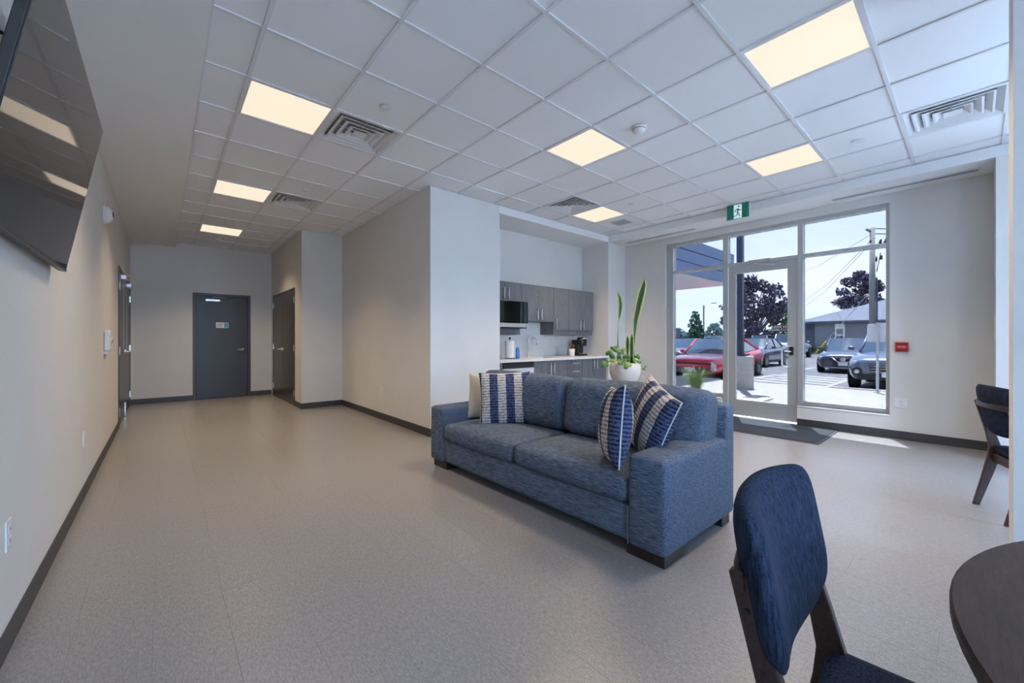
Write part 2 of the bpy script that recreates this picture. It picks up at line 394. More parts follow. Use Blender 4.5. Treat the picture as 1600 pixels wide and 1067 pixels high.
# baseboards
BH, BT = 0.10, 0.008
bbl = [('baseboard_left', (XL, YR, 0), (XL + BT, DL0 - .0, BH)), ('baseboard_far_left', (XL, YF - BT, 0), (DF0 - .0, YF, BH)), ('baseboard_far_right', (DF1, YF - BT, 0), (XC, YF, BH)),
       ('baseboard_closet', (XC - BT, YC - BT, 0), (XC, DC0, BH)), ('baseboard_return', (XC - BT, YC - BT, 0), (XP, YC, BH)), ('baseboard_corridor', (XP - BT, YP - BT, 0), (XP, YC - BT, BH)),
       ('baseboard_partition', (XP, YP - BT, 0), (XK0, YP, BH)), ('baseboard_corner', (XK1, YP - BT, 0), (XR, YP, BH)), ('baseboard_right', (XR - BT, -0.14, 0), (XR, DOY0, BH)),
       ('baseboard_right_far', (XR - BT, DOY1, 0), (XR, YP - BT, BH)), ('baseboard_column', (XK1 - BT, -0.85, 0), (XK1, -0.14, BH)),
       ('baseboard_pillar', (3.0 - BT, -0.62, 0), (3.0, -0.1195, BH))]
for n, a, b in bbl: struct(B(a, b).build(n, M_base, bevel=0.003), 'black rubber baseboard')

# ------------------------------------------------------------------ ceiling
ce = struct(B((XL - .2, YR - .2, TOP), (XOUT, YF + .2, TOP + .15)).build('ceiling', M_slab), 'suspended ceiling of square white tiles in a metal grid')
LIGHTS = [(0, 0), (0, 4), (0, 8), (4, -2), (7, 0), (4, -5), (7, -4)]
VENTS = [(1, 0), (1, 4), (6, 0), (7, -6)]
SMALLV = [(8, 0)]
XT0, XT1 = 0.20, XK1
def xlim(x): return YF if x < XC - .01 else (YC if x < XP - .01 else YP)
tile_cache = {}
TB = 0.012
for i in range(-1, 10):
    for j in range(-14, 12):
        if (i, j) in LIGHTS or (i, j) in VENTS or (i, j) in SMALLV: continue
        a0 = GX + G * i; a1 = a0 + G; b0 = GY + G * j; b1 = b0 + G
        cuts = [max(a0, XT0)] + [q for q in (XC, XP) if a0 < q < a1] + [min(a1, XT1)]
        for c0, c1 in zip(cuts, cuts[1:]):
            lim = xlim((c0 + c1) / 2); d0 = max(b0, YR); d1 = min(b1, lim)
            if c1 - c0 < .02 or d1 - d0 < .02: continue
            key = (round(c1 - c0, 4), round(d1 - d0, 4))
            if key not in tile_cache:
                tile_cache[key] = B((0, 0, 0), (c1 - c0, d1 - d0, .015)).build('ceiling_tile', M_tile, ce); ob = tile_cache[key]
            else:
                ob = tile_cache[key].copy(); COL.objects.link(ob)
            ob.location = (c0, d0, CEIL + .010)
for i in range(0, 10):
    X_ = GX + G * i
    if X_ < XT1: B((X_ - TB, YR, CEIL), (X_ + TB, xlim(X_), CEIL + .03)).build('grid_bar', M_tbar, ce)
for j in range(-13, 12):
    Y_ = GY + G * j
    xe = XT1 if Y_ < YP else (XP if Y_ < YC else XC)
    if YR < Y_ < YF: B((XT0, Y_ - TB, CEIL + .0006), (xe, Y_ + TB, CEIL + .03)).build('grid_bar', M_tbar, ce)
for a, b in [((XT0, YR), (XT0 + .022, YF)), ((XT1 - .022, YR), (XT1, YP)), ((XK0, YP - .022), (XT1, YP)), ((XP, YP - .022), (XK0, YP)), ((XP - .022, YP), (XP, YC)), ((XC, YC - .022), (XP, YC)), ((XC - .022, YC), (XC, YF)), ((XT0, YF - .022), (XC, YF))]:
    B((a[0], a[1], CEIL + .001), (b[0], b[1], CEIL + .004)).build('wall_angle', M_tbar, ce)

light_lbl = {(0, 0): 'lit square corridor ceiling panel farthest from the grey end door', (0, 4): 'lit square ceiling panel over the corridor, middle one of three in the row',
             (0, 8): 'lit square ceiling panel nearest the grey corridor end door', (4, -2): 'lit square ceiling panel beside the round smoke detector above the sofa',
             (7, 0): 'lit square ceiling panel by the kitchenette, touching a supply diffuser', (4, -5): 'lit square ceiling panel nearest the pale pillar',
             (7, -4): 'lit square ceiling panel in front of the green exit sign'}
for (i, j) in LIGHTS:
    cx, cy = GX + G * (i + .5), GY + G * (j + .5); h = G / 2 - TB
    t = thing('ceiling_light', light_lbl.get((i, j), 'lit square ceiling panel in the rear half of the room'), 'ceiling light', (cx, cy, CEIL), group='square ceiling panels')
    mb = MB(); fw = .012
    for a, b in [((-h, -h), (h, -h + fw)), ((-h, h - fw), (h, h)), ((-h, -h + fw), (-h + fw, h - fw)), ((h - fw, -h + fw), (h, h - fw))]:
        mb.box((cx + a[0], cy + a[1], CEIL + .002), (cx + b[0], cy + b[1], CEIL + .02))
    mb.build('frame', M_tbar, t)
    B((cx - h + fw, cy - h + fw, CEIL + .008), (cx + h - fw, cy + h - fw, CEIL + .016)).build('diffuser', M_diff, t)
    ld = bpy.data.lights.new('panel_lamp', 'AREA'); ld.shape = 'SQUARE'; ld.size = 2 * (h - fw) - .01; ld.energy = LAMP_POWER; ld.color = LAMP_COLOR
    ld.spread = R(112)
    lo = bpy.data.objects.new('panel_lamp', ld); COL.objects.link(lo); lo.parent = t; lo.location = (0, 0, 0.004)

def diffuser(i, j, label):
    cx, cy = GX + G * (i + .5), GY + G * (j + .5); h = G / 2 - TB
    t = thing('ceiling_vent', label, 'air vent', (cx, cy, CEIL), group='square supply diffusers')
    # outer pan sloping up, then nested square louvre rings hanging from a dark neck
    def ring(r0, z0, r1, z1, th=.003):
        m = MB()
        sq = lambda r, z: [Vector((cx - r, cy - r, z)), Vector((cx + r, cy - r, z)), Vector((cx + r, cy + r, z)), Vector((cx - r, cy + r, z))]
        m.loft([sq(r0, z0), sq(r1, z1), sq(r1 - .002, z1 + th), sq(r0 - .002, z0 + th)], cap=False, closed=True); return m
    ring(h, CEIL + .001, h - .012, CEIL + .001).build('frame', M_tbar, t)
    ring(h - .012, CEIL + .001, h - .055, CEIL + .028).build('pan', M_tbar, t)
    for r in (.235, .175, .115):
        ring(r, CEIL + .003, r - .014, CEIL + .003).build('louvre_lip', M_tbar, t)
        ring(r - .014, CEIL + .003, r - .052, CEIL + .034).build('louvre', M_tbar, t)
    B((cx - .055, cy - .055, CEIL + .003), (cx + .055, cy + .055, CEIL + .008)).build('centre_plate', M_tbar, t)
    B((cx - .27, cy - .27, CEIL + .055), (cx + .27, cy + .27, CEIL + .06)).build('neck', mat('duct grey', (.36, .36, .37), .7), t)
    mb = MB(); mb.box((cx - .2, cy - .003, CEIL + .03), (cx + .2, cy + .003, CEIL + .04)); mb.box((cx - .003, cy - .2, CEIL + .03), (cx + .003, cy + .2, CEIL + .04)); mb.build('brace', M_tbar, t)
for (i, j), lb in zip(VENTS, ['white square supply diffuser in the corridor ceiling, farthest from the end door', 'white square supply diffuser beside the middle corridor light',
                              'white square supply diffuser above the kitchenette', 'white square supply diffuser near the pillar by the far chair']):
    diffuser(i, j, lb)
for (i, j) in SMALLV:
    cx, cy = GX + G * (i + .5), GY + G * (j + .5)
    t = thing('exhaust_grille', 'small square exhaust grille in the ceiling by the kitchen column', 'air vent', (cx, cy, CEIL))
    mb = MB(); h = G / 2 - TB
    B((cx - h, cy - h, CEIL + .007), (cx + h, cy + h, CEIL + .02)).build('tile', M_tile, t)
    mb.box((cx - .16, cy - .16, CEIL + .001), (cx + .16, cy - .13, CEIL + .008)); mb.box((cx - .16, cy + .13, CEIL + .001), (cx + .16, cy + .16, CEIL + .008))
    mb.box((cx - .16, cy - .13, CEIL + .001), (cx - .13, cy + .13, CEIL + .008)); mb.box((cx + .13, cy - .13, CEIL + .001), (cx + .16, cy + .13, CEIL + .008))
    mb.build('frame', M_tbar, t)
    B((cx - .13, cy - .13, CEIL + .0055), (cx + .13, cy + .13, CEIL + .0069)).build('backing', M_dark, t)
    for k in range(9):
        B((cx - .13, cy - .125 + k * .029, CEIL + .002), (cx + .13, cy - .115 + k * .029, CEIL + .0054)).build('slat', M_tbar, t)

def disc(u, v, r, label, cat='sprinkler cover', group='round sprinkler covers on the ceiling tiles', name='sprinkler_cover'):
    p = onZ(u, v, CEIL + .007)
    t = thing(name, label, cat, p, group=group)
    MB().lathe([(r * .8, .0), (r, -.003), (r, -.006), (r * .9, -.009), (.001, -.010)], p, 20).build('cover_plate', M_plastic, t, smooth=True)
    MB().lathe([(r * 1.15, .0), (r * 1.15, -.002), (r * 1.02, -.002), (r * 1.02, 0)], p, 20).build('rim', M_tbar, t)
disc(602.5, 167, .042, 'white round sprinkler cover beside the corridor diffuser farthest from the end door')
disc(477, 296.5, .042, 'white round sprinkler cover beside the diffuser next to the middle corridor light')
disc(407, 369, .042, 'white round sprinkler cover in the last ceiling tiles before the end wall')
disc(1340, 220, .045, 'white round sprinkler cover between a lit panel and the pillar diffuser')
disc(986, 319, .042, 'white round sprinkler cover beside the kitchenette light')
def smoke(u, v, label, r=.06):
    p = onZ(u, v, CEIL + .007); t = thing('smoke_detector', label, 'smoke detector', p)
    MB().lathe([(r, 0), (r, -.012), (r * .93, -.016)], p, 24).build('base', M_plastic, t, smooth=True)
    MB().lathe([(r * .86, -.016), (r * .86, -.026), (r * .72, -.042), (r * .4, -.05), (.001, -.051)], p, 24).build('head', M_plastic, t, smooth=True)
    MB().lathe([(r * .88, -.018), (r * .88, -.022), (r * .80, -.022)], p, 24).build('sensor_slot', M_dark, t)
smoke(998.5, 199.5, 'white domed smoke detector on the ceiling above the sofa', .065)
smoke(341, 372, 'white smoke detector on the ceiling beside the last corridor light')

# linear slot diffusers in the right bulkhead
def slot(y0, y1, x0, label):
    t = thing('slot_diffuser', label, 'air vent', (x0, y0, BULK), group='linear slot diffusers over the entrance')
    B((x0, y0, BULK - .006), (x0 + .10, y1, BULK - .0005)).build('frame', M_tbar, t, bevel=.002)
    for q in (.022, .058): B((x0 + q, y0 + .02, BULK - .0075), (x0 + q + .018, y1 - .02, BULK - .0062)).build('slot', mat('slot grey', (.16, .17, .18), .7), t)
slot(onX(1086, 361, 6.5).y, 4.25, 6.48, 'thin white slot diffuser in the bulkhead near the kitchen column')
slot(-0.05, 1.22, 6.48, 'long white slot diffuser in the bulkhead beside the far chair')

# ------------------------------------------------------------------ storefront window and entrance door
XG = 6.87
def fr(a, b, parent, name='mullion'): return B(a, b).build(name, M_alum, parent, bevel=.003)
w1 = thing('window_1', 'aluminium storefront with clear glass panes and transom', 'window', (XG, OY0, 0), kind='structure')
x0, x1 = XG - .05, XG + .06
J = [(OY0, .725), (1.585, 1.65), (2.585, 2.66), (3.50, OY1)]
fr((x0, J[0][0], OZ0), (x1, J[0][1], OZ1), w1, 'jamb'); fr((x0, J[3][0], OZ0), (x1, J[3][1], OZ1), w1, 'jamb')
fr((x0, J[1][0], 0), (x1, J[1][1], OZ1), w1); fr((x0, J[2][0], 0), (x1, J[2][1], OZ1), w1)
TZ0, TZ1 = 2.372, 2.42
for a, b in [(J[0][1], J[1][0]), (J[1][1], J[2][0]), (J[2][1], J[3][0])]:
    fr((x0 + .004, a, TZ0), (x1, b, TZ1), w1, 'transom_bar'); fr((x0 + .002, a, 2.85), (x1, b, OZ1), w1, 'head_bar')
for a, b in [(J[0][1], J[1][0]), (J[2][1], J[3][0])]:
    fr((x0 + .002, a, OZ0 + .005), (x1, b, .345), w1, 'sill_bar')
    B((XG - .003, a, .345), (XG + .003, b, TZ0)).build('pane', M_glass, w1); B((XG - .003, a, TZ1), (XG + .003, b, 2.85)).build('pane', M_glass, w1)
B((XG - .003, J[1][1], TZ1), (XG + .003, J[2][0], 2.85)).build('pane', M_glass, w1)
struct(B((XR - .012, OY0 - .008, OZ0 - .018), (XG - .05, DOY0, OZ0)).build('trim_1', M_white, bevel=.003), 'white window sill board')
struct(B((XR - .012, DOY1, OZ0 - .018), (XG - .05, OY1 + .008, OZ0)).build('trim_2', M_white, bevel=.003), 'white window sill board')
d4 = thing('door_1', 'aluminium glazed entrance door with a bent pull handle', 'door', (XG, 2.1, 0), kind='structure')
a0, a1 = J[1][1] + .004, J[2][0] - .004; dx0, dx1 = XG - .025, XG + .025
B((dx0, a0, .02), (dx1, a0 + .125, TZ0 - .002)).build('stile', M_alum, d4, bevel=.002); B((dx0, a1 - .105, .02), (dx1, a1, TZ0 - .002)).build('stile', M_alum, d4, bevel=.002)
B((dx0, a0 + .125, .02), (dx1, a1 - .105, .27)).build('bottom_rail', M_alum, d4, bevel=.002); B((dx0, a0 + .125, 2.25), (dx1, a1 - .105, TZ0 - .002)).build('top_rail', M_alum, d4, bevel=.002)
B((XG - .003, a0 + .125, .27), (XG + .003, a1 - .105, 2.25)).build('pane', M_glass, d4)
B((XR - .03, J[1][1], 0), (XOUT, J[2][0], .012)).build('threshold', M_chrome, d4, bevel=.003)
hy = a0 + .135; hz0, hz1 = onX(1240, 573, dx0).z, onX(1240, 541, dx0).z
MB().tube([(dx0, hy - .06, hz1), (dx0 - .05, hy - .02, hz1), (dx0 - .06, hy + .03, hz1 - .01), (dx0 - .06, hy + .045, hz1 - .04), (dx0 - .06, hy + .045, hz0 + .04), (dx0 - .06, hy + .03, hz0 + .01), (dx0 - .05, hy - .02, hz0), (dx0, hy - .06, hz0)], .011, 10).build('pull_handle', M_chrome, d4, smooth=True)
lk = B((dx0 - .018, hy - .085, (hz0 + hz1) / 2 + .02), (dx0, hy - .035, (hz0 + hz1) / 2 + .14)).build('lock_case', M_black, d4, bevel=.003)
MB().tube([(dx0 - .02, hy - .06, (hz0 + hz1) / 2 + .07), (dx0 - .03, hy + .02, (hz0 + hz1) / 2 + .075)], .007, 8).build('thumb_turn', M_chrome, lk)
cl = B((x0 - .05, 1.98, TZ0 + .002), (x0, 2.28, TZ0 + .05)).build('door_closer', M_alum, d4, bevel=.006)
MB().tube([(x0 - .035, 2.2, TZ0 + .0), (x0 - .06, 2.10, TZ0 - .03), (x0 - .01, 1.93, TZ0 - .05)], .010, 8).build('closer_arm', M_chrome, cl)
# sticker on the door glass
sp0, sp1 = onX(1208, 508, XG - .006), onX(1231.5, 518, XG - .006)
sg = thing('door_sticker', 'dark notice strip with white capitals stuck on the entrance door glass', 'sign', (XG - .006, sp0.y, sp1.z))
B((XG - .0065, sp0.y, sp1.z), (XG - .0045, sp1.y, sp0.z)).build('strip', M_black, sg)
M_letter = mat('white lettering', (0.8, 0.8, 0.8), 0.6)
rot_mx = Matrix(((0, 0, -1), (-1, 0, 0), (0, 1, 0)))      # text facing -X
cy_, cz_ = (sp0.y + sp1.y) / 2, (sp0.z + sp1.z) / 2; hh = abs(sp0.z - sp1.z)
text_mesh('lettering', 'PLEASE KEEP', hh * .46, M_letter, sg, (XG - .0068, cy_, cz_ + hh * .22), rot_mx, .0002)
text_mesh('lettering', 'DOORS CLOSED', hh * .44, M_letter, sg, (XG - .0068, cy_, cz_ - hh * .22), rot_mx, .0002)

# entrance mat
mt = thing('entrance_mat', 'dark blue grey carpet mat with rubber edge inside the glass door', 'door mat', (5.69, 1.17, 0))
B((5.69, 1.17, .0002), (6.75, 2.95, .008)).build('rubber_edge', M_matedge, mt, bevel=.004); B((5.72, 1.20, .0082), (6.745, 2.92, .013)).build('carpet', M_mat, mt, bevel=.003)

# exit sign
ex = onX(1153, 330, 6.12)
e0, e1 = onX(1135.5, 330, 6.12).y, onX(1171, 330, 6.12).y
ezt, ezb = onX(1153, 319, 6.12).z, onX(1153, 341.5, 6.12).z
es = thing('exit_sign', 'green running-man exit sign hanging from the ceiling at the entrance', 'exit sign', (6.12, e0, CEIL))
M_sgreen = mat('sign green', (0.0, 0.085, 0.06), 0.4, emit=(0.0, 0.16, 0.11), estr=0.25)
M_swhite = mat('sign white', (0.6, 0.7, 0.7), 0.4, emit=(0.55, 0.75, 0.75), estr=0.5)
M_sdark = mat('sign figure green', (0.0, 0.04, 0.035), 0.4)
ecz = (ezt + ezb) / 2; ecy = (e0 + e1) / 2; eh = (ezt - ezb) / 2
B((6.12, e1 - .008, ezb - .01), (6.16, e0 + .008, min(ezt + .012, CEIL - .012))).build('housing', M_plastic, es, bevel=.004)
B((6.115, e1 + .006, ezb + .002), (6.1195, e0 - .006, ezt)).build('panel', M_sgreen, es)
B((6.113, ecy - .052, ezb + .006), (6.1148, ecy + .052, ezt - .006)).build('pictogram_field', M_swhite, es)
def ey(u): return ecy - u * .052
def limb(p, q, r0, r1): return MB().tube([(6.1122, ey(p[0]), ecz + p[1] * eh), (6.1122, ey(q[0]), ecz + q[1] * eh)], [r0, r1], 8)
mb = MB()
for p, q in [((.1, .30), (-.05, -.1)), ((-.05, -.1), (-.15, -.55)), ((-.15, -.55), (-1.0, -.62)), ((0, -.12), (.35, -.4)), ((.35, -.4), (.55, -.75)), ((.05, .35), (-.45, .25)), ((-.45, .25), (-.75, -.1)), ((.1, .35), (.5, .1)), ((.5, .1), (.95, .12))]:
    w_ = .009 if p == (.1, .30) else .0055
    mb.tube([(6.112, ey(p[0]), ecz + p[1] * eh), (6.112, ey(q[0]), ecz + q[1] * eh)], w_, 8)
mb.lathe([(.001, -.004), (.011, -.004), (.011, .002), (.001, .002)], (6.112, ey(.3), ecz + .66 * eh), 12, 'x')
mb.build('running_figure', M_sdark, es)
B((6.125, ecy - .06, CEIL - .012), (6.165, ecy + .06, CEIL)).build('canopy_bracket', M_plastic, es)

# ------------------------------------------------------------------ doors in the corridor
def lever(parent, p, n, along, mat_=M_chrome):
    """rose + lever; p on door face, n outward normal, along the lever direction"""
    p = Vector(p); n = Vector(n); along = Vector(along)
    mb = MB(); mb.tube([p, p + n * .012], .032, 16); mb.tube([p + n * .012, p + n * .055], .011, 10)
    mb.tube([p + n * .052, p + n * .056 + along * .05, p + n * .05 + along * .12], [.011, .010, .008], 10)
    return mb.build('lever_handle', mat_, parent, smooth=True)
d1 = thing('door_2', 'charcoal flush door in the corridor end wall', 'door', ((DF0 + DF1) / 2, YF, 0), kind='structure')
mb = MB(); fw = .05
mb.box((DF0, YF - .012, 0), (DF0 + fw, YF + .12, DFH)); mb.box((DF1 - fw, YF - .012, 0), (DF1, YF + .12, DFH)); mb.box((DF0 + fw, YF - .012, DFH - fw), (DF1 - fw, YF + .12, DFH))
mb.build('door_frame', M_dframe, d1, bevel=.003)
lf = B((DF0 + fw + .003, YF + .025, .008), (DF1 - fw - .003, YF + .07, DFH - fw - .003)).build('door_leaf', M_door, d1)
hp = onY(378, 546, YF + .02); lever(lf, (hp.x + .02, YF + .024, hp.z), (0, -1, 0), (-1, 0, 0))
c0 = onY(321, 468.5, YF); c1 = onY(344, 471.5, YF)
B((c0.x, YF - .03, c0.z - .025), (c1.x, YF + .024, c0.z + .022)).build('door_closer', M_chrome, lf, bevel=.005)
MB().tube([((c0.x + c1.x) / 2, YF - .01, c0.z + .03), (c0.x + .12, YF - .16, c0.z + .05), (c1.x + .16, YF + .0, c0.z + .055)], .011, 8).build('closer_arm', M_chrome, lf)
s0_ = onY(337.5, 503.5, YF + .02); s1_ = onY(357, 512.5, YF + .02)
ds = thing('door_plaque', 'small white and blue name plaque on the corridor end door', 'sign', (s0_.x, YF + .02, s1_.z))
B((s0_.x, YF + .0205, s1_.z), (s1_.x, YF + .0245, s0_.z)).build('plate', M_plastic, ds)
M_sblue = mat('plaque blue', (0.05, 0.30, 0.50), 0.5); M_sgrey = mat('plaque grey lettering', (0.12, 0.14, 0.16), 0.6)
wq = s1_.x - s0_.x; hq = s0_.z - s1_.z
B((s0_.x + wq * .66, YF + .0195, s1_.z + .008), (s1_.x - .008, YF + .0204, s0_.z - .01)).build('blue_emblem', M_sblue, ds)
for k in range(3): B((s0_.x + wq * .07, YF + .0198, s1_.z + hq * (.24 + .22 * k)), (s0_.x + wq * (.58 - .1 * (k == 0)), YF + .0204, s1_.z + hq * (.33 + .22 * k))).build('lettering_line', M_sgrey, ds)

d3 = thing('door_3', 'pair of narrow dark closet doors', 'door', (XC, (DC0 + DC1) / 2, 0), kind='structure')
mb = MB(); fw = .04
mb.box((XC - .010, DC0, 0), (XC + .1, DC0 + fw, DCH)); mb.box((XC - .010, DC1 - fw, 0), (XC + .1, DC1, DCH)); mb.box((XC - .010, DC0 + fw, DCH - fw), (XC + .1, DC1 - fw, DCH))
mb.build('door_frame', M_dframe, d3, bevel=.003)
cm = (DC0 + DC1) / 2 + .03
M_door2 = mat('dark bronze door paint', (0.042, 0.037, 0.033), 0.3)
for (p, q, hy_, al) in [(DC0 + fw + .003, cm - .003, cm - .07, (0, -1, 0)), (cm + .003, DC1 - fw - .003, cm + .07, (0, 1, 0))]:
    lf = B((XC - .004, p, .008), (XC + .04, q, DCH - fw - .003)).build('door_leaf', M_door2, d3)
    lever(lf, (XC - .004, hy_, 1.02), (-1, 0, 0), al)
    hy2 = DC0 + fw if p < cm - .1 else DC1 - fw
    for hz in (.22, 1.06, 1.95): B((XC - .016, hy2 - .012, hz - .055), (XC - .0045, hy2 + .012, hz + .055)).build('hinge', M_chrome, lf)

d2 = thing('door_4', 'pair of dark double doors with narrow glass lites in the television wall', 'door', (XL, (DL0 + DL1) / 2, 0), kind='structure')
mb = MB(); fw = .05
mb.box((XL - .12, DL0, 0), (XL + .012, DL0 + fw, DH)); mb.box((XL - .12, DL1 - fw, 0), (XL + .012, DL1, DH)); mb.box((XL - .12, DL0 + fw, DH - fw), (XL + .012, DL1 - fw, DH))
mb.build('door_frame', M_dframe, d2, bevel=.003)
lm = 8.88
for k, (p, q) in enumerate([(DL0 + fw + .003, lm - .003), (lm + .003, DL1 - fw - .003)]):
    lf = B((XL - .045, p, .008), (XL + .0, q, DH - fw - .003)).build('door_leaf', M_door2, d2)
    l0 = (q - .42, q - .22) if k == 0 else (p + .22, p + .42)
    B((XL + .001, l0[0], 1.0), (XL + .004, l0[1], 1.98)).build('glass_lite', M_dkglass, lf)
    hy_ = q - .08 if k == 0 else p + .08
    lever(lf, (XL, hy_, 1.02), (1, 0, 0), (0, -1 if k == 0 else 1, 0))
    ya = (8.2, 9.4)[k]
    B((XL, ya - .15, 2.085), (XL + .06, ya + .15, 2.145)).build('door_closer', M_chrome, lf, bevel=.005)
    MB().tube([(XL + .05, ya, 2.155), (XL + .28, ya - .02, 2.165), (XL + .32, ya - .02, 2.165)], [.008, .008, .012], 8).build('closer_arm', M_chrome, lf)
    for hz in (.22, 1.06, 1.95):
        hyy = p if k == 0 else q
        B((XL + .0005, hyy - .012, hz - .055), (XL + .016, hyy + .012, hz + .055)).build('hinge', M_chrome, lf)
    if k == 0: B((XL + .001, q - .10, .01), (XL + .02, q - .04, .22)).build('flush_bolt', M_chrome, lf, bevel=.003)

# ------------------------------------------------------------------ television (tilted, on the left wall)
tvY0, tvY1 = 1.81, 3.264
pb, pt_ = Vector((-.40, 0, 1.577)), Vector((-.2545, 0, 2.398))
upv = (pt_ - pb).normalized(); nrm = Vector((upv.z, 0, -upv.x)); H_ = (pt_ - pb).length; W_ = tvY1 - tvY0
tv = thing('television', 'large black flat television tilted down from the pale left wall', 'television', (XL, (tvY0 + tvY1) / 2, 1.577))
def tvp(y, h, d): return pb + upv * h + nrm * d + Vector((0, y, 0))
def tvbox(y0, y1, h0, h1, d0, d1):
    m = MB(); m.add([tvp(y0,h0,d0), tvp(y1,h0,d0), tvp(y1,h1,d0), tvp(y0,h1,d0), tvp(y0,h0,d1), tvp(y1,h0,d1), tvp(y1,h1,d1), tvp(y0,h1,d1)], [(3,2,1,0),(4,5,6,7),(0,1,5,4),(1,2,6,5),(2,3,7,6),(3,0,4,7)]); return m
M_screen = mat('dark glossy screen', (0.035, 0.033, 0.035), 0.04, spec=0.9)
tvbox(tvY0, tvY1, 0, H_, -.03, -.003).build('cabinet', M_black, tv, bevel=.003)
tvbox(tvY0 + .25, tvY1 - .25, .12, .5, -.06, -.03).build('rear_housing', M_black, tv, bevel=.005)
tvbox(tvY0 + .008, tvY1 - .008, .014, H_ - .008, -.0029, 0).build('screen', M_screen, tv)
tvbox(tvY0, tvY1, 0, .013, -.0029, .002).build('lower_bezel', mat('grey bezel', (0.09, 0.09, 0.1), 0.3, 0.5), tv)
mb = MB(); ym = (tvY0 + tvY1) / 2
mb.box((XL, ym - .22, 1.80), (XL + .02, ym + .22, 2.12)); mb.build('wall_plate', M_black, tv)
for q in (-.15, .15):
    MB().tube([(XL + .01, ym + q, 2.05), tvp(ym + q, .5, -.045)], .012, 8).build('mount_arm', M_black, tv)
    MB().tube([(XL + .01, ym + q, 1.83), tvp(ym + q, .2, -.045)], .012, 8).build('mount_arm', M_black, tv)
MB().tube([tvp(tvY0 + .12, .55, -.045), (XL + .05, tvY0 + .04, 2.12), (XL + .02, tvY0 + .02, 2.32), (XL + .012, tvY0 + .03, 2.44)], .006, 8).build('power_cable', M_black, tv, smooth=True)

# ------------------------------------------------------------------ wall devices
def plate(name, label, cat, c, n, w, h, kind='outlet', group=None):
    """wall plate centred at c, outward normal n (axis aligned)"""
    c = Vector(c); n = Vector(n); side = Vector((-n.y, n.x, 0)); up = Vector((0, 0, 1))
    t = thing(name, label, cat, c, group=group)
    def bx(s0, s1, u0, u1, d0, d1):
        p = [c + side * s0 + up * u0 + n * d0, c + side * s1 + up * u1 + n * d1]
        return B(p[0], p[1])
    bx(-w/2, w/2, -h/2, h/2, 0, .006).build('cover_plate', M_plastic, t, bevel=.002)
    if kind == 'outlet':
        for u in (-.022, .022):
            f = bx(-.016, .016, u - .014, u + .014, .006, .008).build('socket', M_plastic, t, bevel=.001)
            for s in (-.006, .006): bx(s - .0015, s + .0015, u - .005, u + .006, .008, .0085).build('slot', M_black, f)
    elif kind == 'switch':
        bx(-.016, .016, -.033, .033, .006, .010).build('rocker', M_plastic, t, bevel=.002)
    return t
p = onX(596.5, 610, XP); plate('wall_outlet', 'white outlet low on the corridor wall', 'outlet', p, (-1, 0, 0), .072, .115, group='white wall outlets')
p = onX(1408, 630, XR); plate('wall_outlet', 'white outlet beside the storefront window below the red pull station', 'outlet', p, (-1, 0, 0), .115, .115, group='white wall outlets')
p = onX(130, 687, XL); plate('wall_outlet', 'white outlet on the television wall between television and control box', 'outlet', p, (1, 0, 0), .072, .115, group='white wall outlets')
p = onX(11, 836, XL); plate('wall_outlet', 'white outlet low on the television wall, under the television', 'outlet', p, (1, 0, 0), .072, .115, group='white wall outlets')
p = onX(1004, 592, XR); plate('wall_outlet', 'white outlet on the wall behind the potted plant', 'outlet', (XR, min(p.y, 4.3), p.z), (-1, 0, 0), .072, .115, group='white wall outlets')
plate('wall_outlet', 'white outlet behind the top of the television', 'outlet', (XL, 1.84, 2.47), (1, 0, 0), .115, .115, group='white wall outlets')
# alarm dome on left wall
p = onX(161.5, 335, XL)
t = thing('alarm_sounder', 'white domed alarm sounder high on the television wall', 'alarm', p)
MB().lathe([(.095, 0), (.095, .014), (.088, .02)], p, 24, 'x').build('base', M_plastic, t, smooth=True)
MB().lathe([(.086, .02), (.078, .045), (.05, .066), (.02, .072), (.001, .072)], p, 24, 'x').build('dome', M_plastic, t, smooth=True)
B(p + Vector((.060, -.035, -.02)), p + Vector((.0745, .01, .03))).build('strobe_lens', M_dark, t, bevel=.003)
# access box
p = onX(164, 532, XL)
t = thing('access_reader', 'white square control box with a round centre on the television wall', 'control box', p)
B(p + Vector((0, -.13, -.105)), p + Vector((.05, .13, .105))).build('case', M_plastic, t, bevel=.012)
MB().lathe([(.03, .05), (.028, .058), (.001, .058)], p, 16, 'x').build('button', M_chrome, t, smooth=True)
MB().lathe([(.012, .058), (.012, .061), (.001, .061)], p, 12, 'x').build('keyhole', M_black, t)
B(p + Vector((0, -.10, -.135)), p + Vector((.03, -.02, -.106))).build('lower_clip', M_plastic, t)
# pull station
p = onX(1409.5, 542, XR)
t = thing('fire_pull_station', 'red fire alarm pull station on the wall right of the storefront', 'fire alarm', p)
B(p + Vector((-.035, -.058, -.058)), p + Vector((0, .058, .058))).build('housing', M_red, t, bevel=.006)
B(p + Vector((-.044, -.04, -.014)), p + Vector((-.0352, .04, .014))).build('pull_bar', mat('pale lettering red', (0.5, 0.12, 0.12), 0.4), t, bevel=.003)
B(p + Vector((-.039, -.045, .024)), p + Vector((-.0352, .045, .046))).build('upper_panel', mat('dark red', (0.2, 0.01, 0.01), 0.4), t)
B(p + Vector((-.039, -.045, -.046)), p + Vector((-.0352, .045, -.024))).build('lower_panel', MATS['dark red'], t)

